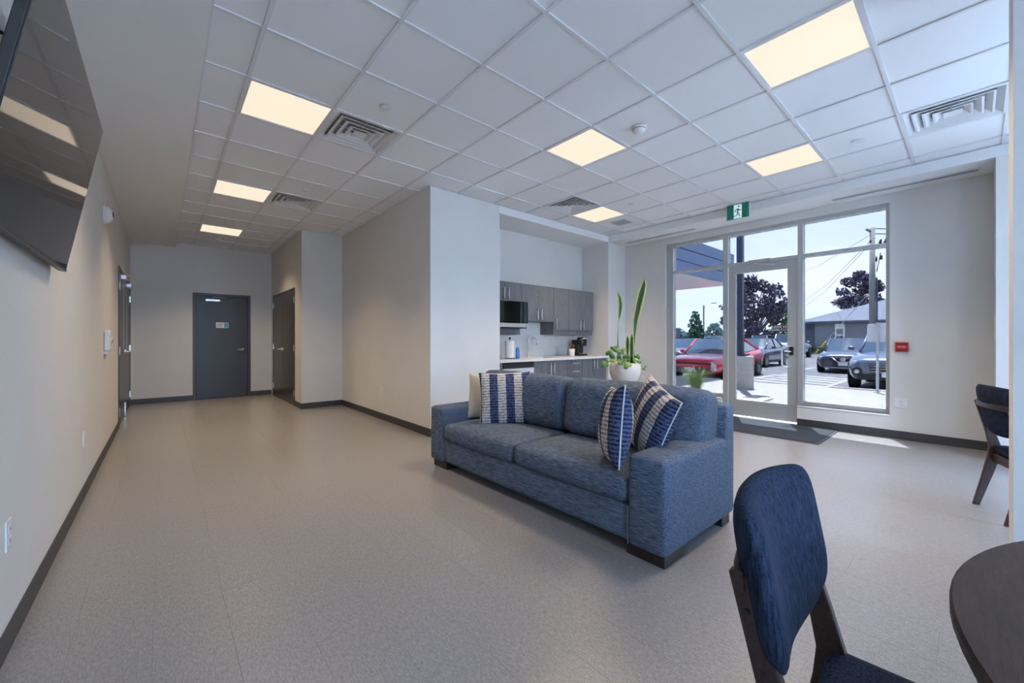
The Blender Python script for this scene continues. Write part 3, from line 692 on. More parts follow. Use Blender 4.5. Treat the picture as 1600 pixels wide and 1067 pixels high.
# ------------------------------------------------------------------ kitchenette
def handle(parent, p0, p1, out=(0, -1, 0)):
    p0 = Vector(p0); p1 = Vector(p1); o = Vector(out); d = (p1 - p0).normalized()
    mb = MB()
    ax = Vector((.006, .006, .006))
    q0, q1 = p0 + o * .032, p1 + o * .032
    mb.box(q0 - ax, q1 + ax); h = mb.build('handle', M_chrome, parent, bevel=.002)
    for q in (p0 + d * .012, p1 - d * .012):
        B(q - ax * 1.2, q + o * .026 + ax * 1.2).build('handle_post', M_black, h)
    return h
YU = 4.72
def cab(name, label, x0, x1, z0, z1, yf, yb, doors, group, hz=None):
    t = thing(name, label, 'cabinet', (x0, yb, z0), group=group)
    B((x0, yf + .022, z0), (x1, yb - .012, z1)).build('body', M_cab, t)
    for (a, b, c, d, hd) in doors:
        dr = B((a + .0015, yf, c + .0015), (b - .0015, yf + .02, d - .0015)).build('door' if hd[0] != 'h' else 'drawer', M_cab, t, bevel=.0015)
        if hd[0] == 'v': handle(dr, (hd[1], yf, hd[2]), (hd[1], yf, hd[3]))
        elif hd[0] == 'h': handle(dr, (hd[2], yf, hd[1]), (hd[3], yf, hd[1]))
    return t
gu, gl = 'grey wall cabinets over the counter', 'grey base cabinets under the counter'
cab('wall_cabinet', 'short grey woodgrain wall cabinet above the microwave', XK0 + .003, 4.297, 1.81, 2.107, YU, YK, [(XK0 + .003, 3.973, 1.81, 2.107, ('v', 3.93, 1.845, 2.005)), (3.973, 4.297, 1.81, 2.107, ('v', 4.02, 1.845, 2.005))], gu)
cab('wall_cabinet', 'grey woodgrain two-door wall cabinet right of the microwave', 4.299, 5.05, 1.515, 2.107, YU, YK, [(4.299, 4.69, 1.515, 2.107, ('v', 4.645, 1.55, 1.72)), (4.69, 5.05, 1.515, 2.107, ('v', 4.735, 1.55, 1.72))], gu)
cab('wall_cabinet', 'tall single-door grey woodgrain wall cabinet over the tap side', 5.052, 5.44, 1.30, 2.107, YU, YK, [(5.052, 5.44, 1.375, 2.107, ('v', 5.095, 1.40, 1.57))], gu)
cab('wall_cabinet', 'tall two-door grey woodgrain wall cabinet above the coffee maker', 5.442, 6.13, 1.30, 2.107, YU, YK, [(5.442, 5.774, 1.375, 2.107, ('v', 5.73, 1.40, 1.57)), (5.774, 6.13, 1.375, 2.107, ('v', 5.82, 1.40, 1.57))], gu)
sh = thing('microwave_shelf', 'grey woodgrain shelf box under the microwave', 'shelf', (XK0 + .003, YK, 1.286))
B((XK0 + .003, 4.74, 1.286), (4.29, 4.76, 1.384)).build('front_rail', M_cab, sh); B((XK0 + .003, 4.76, 1.366), (4.29, YK, 1.384)).build('shelf_board', M_cab, sh); B((4.27, 4.76, 1.286), (4.29, YK, 1.366)).build('side_panel', M_cab, sh)
mw = thing('microwave', 'black glass microwave with a steel lower strip under the short cabinet', 'microwave', (3.96, 4.8, 1.386))
B((XK0 + .012, 4.575, 1.386), (4.285, 5.04, 1.80)).build('body', M_black, mw, bevel=.004)
M_bglass = mat('black oven glass', (0.006, 0.007, 0.007), 0.03, spec=0.8)
B((XK0 + .012, 4.55, 1.462), (4.06, 4.574, 1.79)).build('door', M_bglass, mw, bevel=.002); B((4.064, 4.55, 1.462), (4.285, 4.574, 1.79)).build('control_panel', M_bglass, mw, bevel=.002)
B((XK0 + .012, 4.545, 1.40), (4.285, 4.574, 1.458)).build('lower_strip', M_chrome, mw, bevel=.002)
for q in (3.72, 4.24): MB().tube([(q, 4.545, 1.43), (q, 4.540, 1.43)], .008, 10).build('screw', M_black, mw)

YB = 4.455
def lx(a): return onY(*k2(a, 800), YB).x
xa, xb, xc_, xd, xe, xf = lx(187), lx(390), lx(600), lx(696), lx(775), lx(852)
xa = max(xa, XK0 + .05); xf = min(max(xf, 6.15), 6.17)
ft = thing('base_filler', 'narrow grey woodgrain filler strip left of the small fridge', 'cabinet', (XK0 + .003, YK, 0), group=gl)
B((XK0 + .003, YB, .001), (xa - .004, YK, .876)).build('panel', M_cab, ft)
fg = thing('small_fridge', 'small fridge with black top and pale steel door under the counter', 'fridge', (xa, YK, 0))
M_steelw = mat('pale steel door', (0.62, 0.68, 0.75), 0.3, 0.3)
B((xa, YB + .03, .001), (xb - .012, YK - .03, .865)).build('body', M_black, fg, bevel=.004)
B((xa + .004, YB - .01, .79), (xb - .016, YB + .0295, .862)).build('top_panel', M_black, fg, bevel=.004); B((xa + .004, YB - .012, .08), (xb - .016, YB + .0295, .785)).build('door', M_steelw, fg, bevel=.006)
cab('base_cabinet', 'grey two-door base cabinet below the sink', xb - .008, xc_, .10, .876, YB, YK, [(xb - .008, (xb + xc_) / 2, .10, .87, ('v', (xb + xc_) / 2 - .04, .66, .83)), ((xb + xc_) / 2, xc_, .10, .87, ('v', (xb + xc_) / 2 + .04, .66, .83))], gl)
xm = (xc_ + xd) / 2
dz = [(.735, .872), (.575, .733), (.34, .573), (.10, .338)]
cab('base_cabinet', 'grey drawer stack between the two-door base cabinets', xc_ + .002, xd, .10, .876, YB, YK, [(xc_ + .002, xd, a, b, ('h', b - .06, xm - .09, xm + .09)) for a, b in dz], gl)
cab('base_cabinet', 'grey two-door base cabinet at the column end of the counter', xd + .002, xf, .10, .876, YB, YK, [(xd + .002, (xd + xf) / 2, .10, .87, ('v', (xd + xf) / 2 - .04, .70, .86)), ((xd + xf) / 2, xf, .10, .87, ('v', (xd + xf) / 2 + .04, .70, .86))], gl)
tk = struct(B((xb - .008, YB + .06, 0), (xf, YB + .075, .098)).build('trim_3', M_base), 'black toe kick under the base cabinets')
ct = thing('counter_top', 'white quartz counter top across the kitchenette alcove', 'counter', (XK0, YK, .877))
SKX0, SKX1, SKY0, SKY1 = 4.42, 4.98, 4.58, 4.90
mb = MB(); q = .002
for a, b in [((XK0 + q, YP - .005), (SKX0, YK - .008)), ((SKX1, YP - .005), (XK1 - q, YK - .008)), ((SKX0, YP - .005), (SKX1, SKY0)), ((SKX0, SKY1), (SKX1, YK - .008))]: mb.box((a[0], a[1], .877), (b[0], b[1], .917))
mb.build('slab', M_counter, ct)
sk = thing('kitchen_sink', 'steel undermount sink in the white counter', 'sink', (4.7, 4.74, .72))
mb = MB()
sq = lambda i, z: [Vector((SKX0 + i, SKY0 + i, z)), Vector((SKX1 - i, SKY0 + i, z)), Vector((SKX1 - i, SKY1 - i, z)), Vector((SKX0 + i, SKY1 - i, z))]
mb.loft([sq(-.004, .876), sq(.002, .876), sq(.02, .73), sq(.03, .72)], cap=False); mb.add(sq(.03, .72), [(0, 1, 2, 3)]); mb.build('basin', M_chrome, sk)
MB().lathe([(.03, .7205), (.03, .723), (.001, .723)], (4.7, 4.74, 0), 16).build('drain', M_dark, sk)
fp = onZ(*k2(350, 735), .917); fx, fy = 4.60, 4.955
fx = onY(*k2(350, 730), fy).x
fc = thing('kitchen_tap', 'tall chrome gooseneck tap behind the sink', 'tap', (fx, fy, .917))
MB().lathe([(.028, .917), (.028, .925), (.02, .935), (.018, 1.0), (.014, 1.01)], (fx, fy, 0), 16).build('base', M_chrome, fc, smooth=True)
arc = [(fx, fy, 1.0), (fx, fy, 1.20)] + [(fx + .085 - .085 * math.cos(a), fy - .02 * (1 - math.cos(a)), 1.20 + .085 * math.sin(a)) for a in [math.pi * k / 10 for k in range(1, 10)]] + [(fx + .172, fy - .04, 1.19)]
MB().tube(arc, .013, 10).build('spout', M_chrome, fc, smooth=True)
MB().tube([(fx + .172, fy - .04, 1.195), (fx + .176, fy - .042, 1.12)], [.016, .019], 12).build('spray_head', M_chrome, fc, smooth=True)
MB().tube([(fx + .015, fy, .965), (fx + .06, fy - .005, .972), (fx + .115, fy - .01, .975)], [.010, .008, .007], 8).build('lever', M_chrome, fc, smooth=True)
def atcounter(a, b, y): return onY(*k2(a, b), y)
# paper towel
yy = 4.70; px_ = atcounter(232, 700, yy).x
pt2 = thing('paper_towel', 'white paper towel roll on a black holder on the counter', 'paper towel', (px_, yy, .917))
MB().lathe([(.001, .918), (.078, .918), (.078, .926), (.001, .926)], (px_, yy, 0), 24).build('holder_base', M_black, pt2)
M_paper = mat('paper towel', (0.78, 0.78, 0.77), 0.9, var=.03, scale=90)
MB().lathe([(.02, .93), (.072, .93), (.0735, .94), (.0735, 1.185), (.072, 1.19), (.02, 1.19)], (px_, yy, 0), 28).build('roll', M_paper, pt2, smooth=False)
MB().lathe([(.006, .926), (.006, 1.215), (.018, 1.225), (.018, 1.24), (.001, 1.25)], (px_, yy, 0), 12).build('finial', M_black, pt2, smooth=True)
# soap bottle
yy = 4.62; sx_ = atcounter(282, 710, yy).x
M_soap = mat('blue soap', (0.01, 0.13, 0.45), 0.15, coat=.5)
so = thing('soap_bottle', 'blue dish soap bottle next to the paper towel', 'bottle', (sx_, yy, .917))
rings = []
for z, a, b in [(.918, .034, .022), (.925, .037, .024), (.97, .036, .024), (1.0, .031, .021), (1.04, .036, .023), (1.06, .034, .022), (1.08, .02, .016), (1.085, .014, .012)]:
    rings.append([Vector((sx_ + a * math.cos(2*math.pi*k/20), yy + b * math.sin(2*math.pi*k/20), z)) for k in range(20)])
MB().loft(rings).build('bottle_body', M_soap, so, smooth=True)
MB().lathe([(.014, 1.085), (.014, 1.105), (.006, 1.108), (.005, 1.122), (.001, 1.122)], (sx_, yy, 0), 14).build('cap', mat('pale blue cap', (.35, .5, .7), .4), so, smooth=True)
B((sx_ - .026, yy - .0255, .945), (sx_ + .026, yy - .0235, .99)).build('label_patch', mat('label blue', (.02, .25, .6), .5), so)
# utensil crock
yy = 4.66; ux = atcounter(630, 700, yy).x
uc = thing('utensil_crock', 'white crock holding wooden and black utensils on the counter', 'crock', (ux, yy, .917))
MB().lathe([(.001, .918), (.042, .918), (.046, .925), (.055, 1.05), (.051, 1.05), (.043, .93), (.001, .93)], (ux, yy, 0), 20).build('pot', M_plastic, uc, smooth=True)
M_wood = mat('utensil wood', (.16, .09, .05), .6)
for k, (dx, dy, L, m_) in enumerate([(-.03, 0, .13, M_wood), (.0, .02, .15, M_black), (.025, -.01, .12, M_wood), (-.015, -.02, .11, M_black), (.02, .02, .14, M_wood)]):
    MB().tube([(ux + dx * .5, yy + dy * .5, .95), (ux + dx, yy + dy, 1.04), (ux + dx * 1.4, yy + dy * 1.4, 1.0 + L)], [.006, .006, .014], 8).build('utensil', m_, uc, smooth=True)
# coffee maker
yy = 4.79; c1_ = onY(*k2(727, 690), 4.70).x; c0_ = onY(*k2(648, 690), 4.93).x
if c1_ - c0_ < .17: c0_ = c1_ - .17
cm_ = thing('coffee_maker', 'black pod coffee maker in the corner of the counter', 'coffee maker', ((c0_ + c1_) / 2, yy, .917))
cxm = (c0_ + c1_) / 2; cw = (c1_ - c0_) / 2
MB().rbox((c0_, yy - .10, .918), (c1_, yy + .16, .955), .01, 3).build('base', M_black, cm_, smooth=True)
MB().rbox((c0_ + .004, yy - .02, .95), (c1_ - .004, yy + .16, 1.21), .03, 4).build('column', M_black, cm_, smooth=True)
MB().rbox((c0_ + .006, yy - .11, 1.09), (c1_ - .006, yy + .05, 1.23), .04, 4).build('brew_head', M_black, cm_, smooth=True)
MB().tube([(c0_ + .01, yy - .06, 1.20), (c0_ + .02, yy - .13, 1.235), (c1_ - .02, yy - .13, 1.235), (c1_ - .01, yy - .06, 1.20)], .009, 8).build('lift_handle', M_chrome, cm_, smooth=True)
B((c0_ + .02, yy - .095, .956), (c1_ - .02, yy - .025, .962)).build('drip_tray', M_chrome, cm_)
MB().rbox((cxm - .05, yy - .09, 1.225), (cxm + .05, yy + .04, 1.255), .014, 3).build('lid', M_black, cm_, smooth=True)
# backsplash tiles
tz = .917; tw, th_ = .305, .152
B((XK0 + .002, YK - .004, .917), (XK1 - .002, YK - .0005, 1.52)).build('backsplash_bed', M_grout, wk)
tmesh = None; row = 0
while tz < 1.50:
    x_ = XK0 + .004 - (tw / 2 if row % 2 else 0)
    while x_ < XK1 - .01:
        a, b = max(x_, XK0 + .004), min(x_ + tw, XK1 - .004)
        if b - a > .02: B((a + .001, YK - .008, tz + .001), (b - .001, YK - .0042, min(tz + th_, 1.51) - .001)).build('backsplash_tile', M_splash, wk)
        x_ += tw
    tz += th_; row += 1
# side backsplash return on alcove right end is plain wall

# ------------------------------------------------------------------ sofa
sf = thing('sofa', 'blue woven fabric two-cushion sofa with wide low arms', 'sofa', (2.41, 2.25, 0))
SY0, SY1, SX0, SX1 = 1.045, 3.455, 1.955, 2.875
MB().rbox((SX0 + .015, SY0 + .22, .075), (SX1 - .01, SY1 - .22, .285), .02, 4).build('base', M_sofa, sf, smooth=True)
for a, b in ((SY0, SY0 + .225), (SY1 - .225, SY1)):
    MB().rbox((SX0, a, .065), (SX1 - .005, b, .572), .028, 5, puff=(.004, .004, .006)).build('arm', M_sofa, sf, smooth=True)
MB().rbox((2.735, SY0 + .003, .075), (SX1, SY1 - .003, .785), .022, 5).build('back_frame', M_sofa, sf, smooth=True)
ym = 2.25
for a, b in ((SY0 + .228, ym - .003), (ym + .003, SY1 - .228)):
    MB().rbox((SX0 - .005, a, .275), (2.60, b, .435), .055, 7, puff=(.012, .0, .022)).build('seat_cushion', M_sofa, sf, smooth=True)
tilt = Matrix.Rotation(R(-9), 3, 'Y').inverted()
for a, b in ((SY0 + .045, ym - .004), (ym + .004, SY1 - .045)):
    MB().rbox((2.50, a, .435), (2.765, b, .885), .085, 8, puff=(.045, .0, .012), m=tilt).build('back_cushion', M_sofa, sf, smooth=True)
for (a, b) in ((SX0 + .03, SY0 + .02), (SX0 + .03, SY1 - .25), (SX1 - .16, SY0 + .02), (SX1 - .16, SY1 - .25)):
    B((a, b, .0), (a + .22 if a < 2.2 else a + .12, b + .23, .068)).build('leg', M_espresso, sf, bevel=.003)
B((SX0 + .004, SY0 + .2235, .07), (SX0 + .0145, SY0 + .2265, .28)).build('seam', mat('seam thread', (.15, .2, .28), .9), sf)

# throw pillows
def stripe_mat(name, ang):
    m = bpy.data.materials.new(name); m.use_nodes = True; t = m.node_tree; b = t.nodes['Principled BSDF']; b.inputs['Roughness'].default_value = .95
    b.inputs['Specular IOR Level'].default_value = .15
    c = t.nodes.new('ShaderNodeTexCoord'); mp = t.nodes.new('ShaderNodeMapping'); mp.inputs['Rotation'].default_value = (0, 0, ang); t.links.new(c.outputs['Object'], mp.inputs[0])
    sx = t.nodes.new('ShaderNodeSeparateXYZ'); t.links.new(mp.outputs[0], sx.inputs[0])
    def math_(op, a, bval):
        n = t.nodes.new('ShaderNodeMath'); n.operation = op; t.links.new(a, n.inputs[0])
        if bval is not None: n.inputs[1].default_value = bval
        return n.outputs[0]
    s = math_('GREATER_THAN', math_('FRACT', math_('ADD', math_('MULTIPLY', sx.outputs[0], 1 / .150), 10.467), None), .5)
    # slubby rows across the stripes
    mp2 = t.nodes.new('ShaderNodeMapping'); mp2.inputs['Scale'].default_value = (55, 75, 55); t.links.new(c.outputs['Object'], mp2.inputs[0])
    n = t.nodes.new('ShaderNodeTexNoise'); n.inputs['Scale'].default_value = 1.0; n.inputs['Detail'].default_value = 3; t.links.new(mp2.outputs[0], n.inputs[0])
    wv = math_('MULTIPLY', math_('SINE', math_('MULTIPLY', sx.outputs[1], 2 * math.pi / .024), None), .15)
    ad = t.nodes.new('ShaderNodeMath'); ad.operation = 'ADD'; t.links.new(n.outputs[0], ad.inputs[0]); t.links.new(wv, ad.inputs[1])
    def ramp(c0, c1):
        r = t.nodes.new('ShaderNodeValToRGB'); e = r.color_ramp.elements; e[0].position = .34; e[1].position = .60; e[0].color = (*c0, 1); e[1].color = (*c1, 1); t.links.new(ad.outputs[0], r.inputs[0]); return r.outputs[0]
    ra, rb = ramp((.18, .165, .15), (.56, .53, .50)), ramp((.008, .014, .045), (.075, .095, .17))
    mx_ = t.nodes.new('ShaderNodeMix'); mx_.data_type = 'RGBA'; t.links.new(s, mx_.inputs[0]); t.links.new(ra, mx_.inputs[6]); t.links.new(rb, mx_.inputs[7])
    t.links.new(mx_.outputs[2], b.inputs['Base Color'])
    bn = t.nodes.new('ShaderNodeBump'); bn.inputs['Strength'].default_value = .5; bn.inputs['Distance'].default_value = .004; t.links.new(ad.outputs[0], bn.inputs['Height']); t.links.new(bn.outputs[0], b.inputs['Normal'])
    MATS[name] = m; return m
M_str = stripe_mat('navy and cream stripe', 0.0)
def pillow(label, m4, size, thick, material, piping, name='throw_pillow', n=18):
    t = thing(name, label, 'pillow'); t.matrix_world = m4; h = size / 2
    def outline(u, v):
        f = lambda q: 1 - .075 * (1 - q * q)
        return u * h * f(v), v * h * f(u)
    vs = []; fs = []
    for sgn in (1, -1):
        o = len(vs)
        for i in range(n + 1):
            for j in range(n + 1):
                u = math.sin((i / n - .5) * math.pi); v = math.sin((j / n - .5) * math.pi)
                x, y = outline(u, v)
                z = sgn * thick * (max(0, (1 - u*u)) ** .42) * (max(0, (1 - v*v)) ** .42)
                z += .006 * math.sin(7 * u + 3 * v) * (1 - u*u) * (1 - v*v)
                vs.append((x, y, z))
        for i in range(n):
            for j in range(n):
                a = o + i * (n + 1) + j; fs.append((a, a + 1, a + n + 2, a + n + 1))
    mb = MB(); mb.add(vs, fs); cv = mb.build('cover', material, t, smooth=True, world=False)
    bm = bmesh.new(); bm.from_mesh(cv.data); bmesh.ops.remove_doubles(bm, verts=bm.verts, dist=1e-4); bmesh.ops.recalc_face_normals(bm, faces=bm.faces); bm.to_mesh(cv.data); bm.free()
    for p in cv.data.polygons: p.use_smooth = True
    if piping:
        loop = []
        K = 14
        for side in range(4):
            for k in range(K):
                q = -1 + 2 * k / K
                u, v = [(q, -1), (1, q), (-q, 1), (-1, -q)][side]
                loop.append((*outline(u, v), 0))
        MB().tube(loop, .0042, 6, closed=True).build('piping', piping, t, smooth=True, world=False)
    return t
def frame(center, normal, roll=0.0, up=Vector((0, 0, 1))):
    z = Vector(normal).normalized(); x = up.cross(z).normalized(); y = z.cross(x)
    m = Matrix((x, y, z)).transposed() @ Matrix.Rotation(roll, 3, 'Z')
    return Matrix.Translation(center) @ m.to_4x4()
pillow('navy and cream striped pillow standing upright beside the plain beige pillow', frame((2.385, 2.83, .668), (-.645, -.764, .2), R(2)), .49, .08, M_str, M_cream)
pillow('plain beige pillow half hidden behind an upright striped pillow', frame((2.44, 3.14, .645), (-.60, -.80, .2), R(-4)), .44, .07, M_beige, None)
pillow('navy and cream striped pillow turned edge-on in front of another by the sofa arm', frame((2.07, 1.43, .695), (-.69, .722, .10), R(8)), .46, .095, M_str, M_cream)
pillow('navy and cream striped pillow leaning in the corner between sofa back and arm', frame((2.39, 1.375, .685), (-.80, .52, .26), R(-16)), .47, .09, M_str, M_cream)

# ------------------------------------------------------------------ dining chairs and table
def make_chair(label, loc, rotz):
    t = thing('dining_chair', label, 'chair', loc, rotz, group='navy upholstered dining chairs')
    hw = .205
    def bar(path, w, d, name, par=t):
        # rectangular section swept along a path lying in a yz plane; w across x, d along y
        rings = []
        for i, (x, y, z) in enumerate(path):
            ww = w[i] if isinstance(w, list) else w; dd = d[i] if isinstance(d, list) else d
            rings.append([Vector((x - ww, y - dd, z)), Vector((x + ww, y - dd, z)), Vector((x + ww, y + dd, z)), Vector((x - ww, y + dd, z))])
        return MB().loft(rings).build(name, M_walnut, par, bevel=.004, world=False)
    for s in (-1, 1):
        bar([(s*hw, -.285, 0), (s*hw, -.235, .20), (s*hw, -.195, .37), (s*hw, -.19, .44), (s*hw, -.215, .55), (s*hw, -.275, .765)], .013, [.017, .024, .032, .030, .024, .017], 'rear_leg')
        bar([(s*.195, .235, 0), (s*.195, .215, .25), (s*.195, .205, .385)], [.013, .017, .019], [.015, .019, .022], 'front_leg')
        MB().prism([(s*hw - .011, -.19, .325), (s*hw - .011, .21, .335), (s*hw - .011, .21, .39), (s*hw - .011, -.19, .39)], (.022, 0, 0)).build('seat_rail', M_walnut, t, bevel=.003, world=False)
    B((-.195, .19, .335), (.195, .215, .39)).build('front_rail', M_walnut, t, bevel=.003, world=False); B((-.195, -.205, .33), (.195, -.18, .39)).build('rear_rail', M_walnut, t, bevel=.003, world=False)
    # seat cushion
    MB().rbox((-.225, -.20, .385), (.225, .245, .450), .030, 6, puff=(0, .0, .012)).build('seat', M_chairfab, t, smooth=True, world=False)
    # curved top rail behind the pad
    def yc(x): return -.30 + .035 * (x / .23) ** 2
    rings = []
    for k in range(13):
        x = -.222 + .444 * k / 12; y = yc(x) + .0
        rings.append([Vector((x, y - .012, .735)), Vector((x, y + .006, .735)), Vector((x, y + .004, .772)), Vector((x, y - .014, .772))])
    MB().loft(rings).build('top_rail', M_walnut, t, bevel=.003, world=False)
    # padded backrest: wide top, bowed lower edge, wrapped forward at the ends
    N, Mv = 20, 16; vs = []; fs = []
    for sgn in (1, -1):
        o = len(vs)
        for i in range(N + 1):
            for j in range(Mv + 1):
                u = math.sin((i / N - .5) * math.pi); v = math.sin((j / Mv - .5) * math.pi)
                half = .235
                x = u * half * (1 - .025 * abs(v) ** 8) 
                ztop = .893 - .010 * abs(u) ** 2 - .012 * abs(u) ** 16
                zbot = .545 + .075 * abs(u) ** 2.8 + .02 * abs(u) ** 12
                z = (ztop + zbot) / 2 + v * (ztop - zbot) / 2
                th = .032 * (max(0, 1 - u**8) ** .5) * (max(0, 1 - abs(v)**5) ** .5)
                lean = -.20 * (z - .62)
                y = yc(x) + .045 + lean * .9 + sgn * th + .012 * (u*u)
                vs.append((x, y, z))
        for i in range(N):
            for j in range(Mv):
                a = o + i * (Mv + 1) + j; fs.append((a, a + 1, a + Mv + 2, a + Mv + 1))
    pd = MB().add(vs, fs).build('backrest', M_chairfab, t, smooth=True, world=False)
    bm = bmesh.new(); bm.from_mesh(pd.data); bmesh.ops.remove_doubles(bm, verts=bm.verts, dist=1e-5); bmesh.ops.recalc_face_normals(bm, faces=bm.faces); bm.to_mesh(pd.data); bm.free()
    for p in pd.data.polygons: p.use_smooth = True
    for s in (-1, 1):
        for z in (.60, .70): MB().tube([(s * (hw + .012), -.232 - (z - .6) * .28, z), (s * (hw + .017), -.232 - (z - .6) * .28, z)], .006, 8).build('screw', M_black, t, world=False)
    return t
make_chair('navy upholstered dining chair drawn up to the round table', (1.05, .03, 0), R(183))
make_chair('navy upholstered dining chair seen from behind beyond the pale pillar', (4.41, -.344, 0), R(199.3))
tb = thing('round_table', 'round dark oak table with a thick edge', 'table', (1.09, -.765, 0))
TR = .795
MB().lathe([(.001, .715), (TR - .012, .715), (TR - .003, .72), (TR, .73), (TR, .745), (TR - .004, .75), (.001, .75)], (1.09, -.765, 0), 96).build('table_top', M_table, tb, bevel=0)
MB().lathe([(.30, .0), (.30, .015), (.28, .03), (.07, .05), (.055, .12), (.055, .64), (.12, .69), (.24, .714)], (1.09, -.765, 0), 40).build('pedestal', M_table, tb, smooth=True)
MB().lathe([(TR - .03, .66), (TR - .025, .66), (TR - .025, .714), (TR - .03, .714)], (1.09, -.765, 0), 96).build('apron', M_table, tb)

# ------------------------------------------------------------------ potted plant behind the sofa
PD = 4.6
pp = ray(976.5, 566) * PD; pxw, pyw = pp.x, pp.y
def hz_at(v): return CAM_H + (HORIZON - v) / F_PX * PD
pz1 = hz_at(566.5); pr = 23.8 / F_PX * PD; pz0 = pz1 - .245
st = thing('plant_stand', 'dark round plant stand behind the sofa', 'plant stand', (pxw, pyw, 0))
MB().lathe([(.001, pz0 - .025), (.15, pz0 - .025), (.15, pz0 - .001), (.001, pz0 - .001)], (pxw, pyw, 0), 32).build('top', M_espresso, st)
for k in range(4):
    a = k * math.pi / 2 + .4; MB().tube([(pxw + .11 * math.cos(a), pyw + .11 * math.sin(a), pz0 - .024), (pxw + .15 * math.cos(a), pyw + .15 * math.sin(a), 0)], [.014, .011], 8).build('leg', M_espresso, st, smooth=True)
po = thing('potted_snake_plant', 'snake plant with trailing pothos in a rounded beige pot behind the sofa', 'plant', (pxw, pyw, pz0))
prof = [(.001, 0), (pr * .62, 0), (pr * .68, .006), (pr * .86, .06), (pr * .97, .12), (pr * 1.0, .165), (pr * .985, .215), (pr * .93, .245), (pr * .885, .245), (pr * .90, .21), (.001, .20)]
MB().lathe([(r, pz0 + z) for r, z in prof], (pxw, pyw, 0), 40).build('pot', M_pot, po, smooth=True)
MB().lathe([(pr * .89, pz0 + .212), (.05, pz0 + .222), (.001, pz0 + .222)], (pxw, pyw, 0), 24).build('soil', M_soil, po)
def leaf_mat(name, mid, edge, dark):
    m = bpy.data.materials.new(name); m.use_nodes = True; t = m.node_tree; b = t.nodes['Principled BSDF']; b.inputs['Roughness'].default_value = .55; b.inputs['Specular IOR Level'].default_value = .25
    uv = t.nodes.new('ShaderNodeUVMap'); sx = t.nodes.new('ShaderNodeSeparateXYZ'); t.links.new(uv.outputs[0], sx.inputs[0])
    r = t.nodes.new('ShaderNodeValToRGB'); e = r.color_ramp.elements; e[0].position = .0; e[0].color = (*edge, 1); e[1].position = .16; e[1].color = (*edge, 1)
    for p_, c_ in ((.20, mid), (.5, dark), (.80, mid), (.84, edge)):
        q = e.new(p_); q.color = (*c_, 1)
    t.links.new(sx.outputs[0], r.inputs[0])
    n = t.nodes.new('ShaderNodeTexNoise'); n.inputs['Scale'].default_value = 30; mp = t.nodes.new('ShaderNodeMapping'); mp.inputs['Scale'].default_value = (.3, 1.6, 1); t.links.new(uv.outputs[0], mp.inputs[0]); t.links.new(mp.outputs[0], n.inputs[0])
    mm = t.nodes.new('ShaderNodeMix'); mm.data_type = 'RGBA'; mm.blend_type = 'MULTIPLY'; mm.inputs[0].default_value = .6; t.links.new(r.outputs[0], mm.inputs[6]); t.links.new(n.outputs[0], mm.inputs[7])
    t.links.new(mm.outputs[2], b.inputs['Base Color']); return m
M_snake = leaf_mat('variegated snake leaf', (.03, .075, .03), (.42, .46, .10), (.012, .035, .015))
def ribbon(name, parent, pts, widths, sides, material, fold=.25):
    """leaf blade: centre points, half widths, side directions; five across"""
    N = len(pts); us = [0, .18, .5, .82, 1]
    vs = []; fs = []; uvs = []
    o0 = ORIG[parent.name]
    for i in range(N):
        p = Vector(pts[i]); sdir = Vector(sides[i]).normalized()
        tg = (Vector(pts[min(i+1, N-1)]) - Vector(pts[max(i-1, 0)])).normalized(); nn = sdir.cross(tg)
        for u in us:
            q = (u - .5) * 2
            vs.append(p + sdir * q * widths[i] + nn * fold * widths[i] * abs(q) - o0); uvs.append((u, i / (N - 1)))
    for i in range(N - 1):
        for k in range(4): fs.append((i*5+k, i*5+k+1, (i+1)*5+k+1, (i+1)*5+k))
    me = bpy.data.meshes.new(name); me.from_pydata([tuple(v) for v in vs], [], fs); uvl = me.uv_layers.new(name='UVMap')
    for lp in me.loops: uvl.data[lp.index].uv = uvs[lp.vertex_index]
    for p in me.polygons: p.use_smooth = True
    me.materials.append(material); ob = bpy.data.objects.new(name, me); COL.objects.link(ob); ob.parent = parent; ORIG[ob.name] = o0
    so_ = ob.modifiers.new('thickness', 'SOLIDIFY'); so_.thickness = .003
    return ob
camR = Vector((_c, -_s, 0)); camD = Vector((_s, _c, 0))
def plp(u, v, dd=0.0):
    d = PD + dd; q = ray(u, v) * d; return Vector((q.x, q.y, q.z + CAM_H))
def snake(pix, half_px, twist, dd=0.0):
    pts = [plp(u, v, dd) for u, v in pix]; n = len(pts)
    sides = [camR * math.cos(a) + camD * math.sin(a) for a in twist]
    ribbon('snake_leaf', po, pts, [h / F_PX * (PD + dd) for h in half_px], sides, M_snake)
snake([(990, 568), (990, 545), (991, 525), (993, 500), (997.5, 478), (1002, 458), (1005.5, 445), (1007, 435.5)], [2.5, 2.5, 2.5, 4.5, 6, 6.5, 4.5, .3], [.6, .8, .6, .1, 0, 0, .1, .2], .03)
snake([(965, 568), (965, 545), (965, 520), (966, 503), (968, 490), (969.5, 477), (968, 465), (964.5, 455)], [3, 2.5, 2.2, 2.4, 3, 3.6, 3.2, .3], [1.0, .9, 1.1, 1.3, .6, .2, .4, .6], .05)
snake([(986.5, 568), (986.5, 555), (986.5, 540), (987, 528), (987, 521)], [3.2, 4, 4.3, 3.2, .3], [.2, .2, .1, .1, .1], -.04)
snake([(981, 568), (980.5, 552), (980.5, 540), (980.5, 530), (980.5, 524)], [1.4, 1.6, 3.4, 2.8, .3], [.2, .3, .2, .2, .2], .02)
M_poth = mat('pothos leaf', (.05, .14, .03), .4, var=.5, scale=25)
M_poth2 = mat('pale pothos leaf', (.16, .25, .06), .4, var=.4, scale=25)
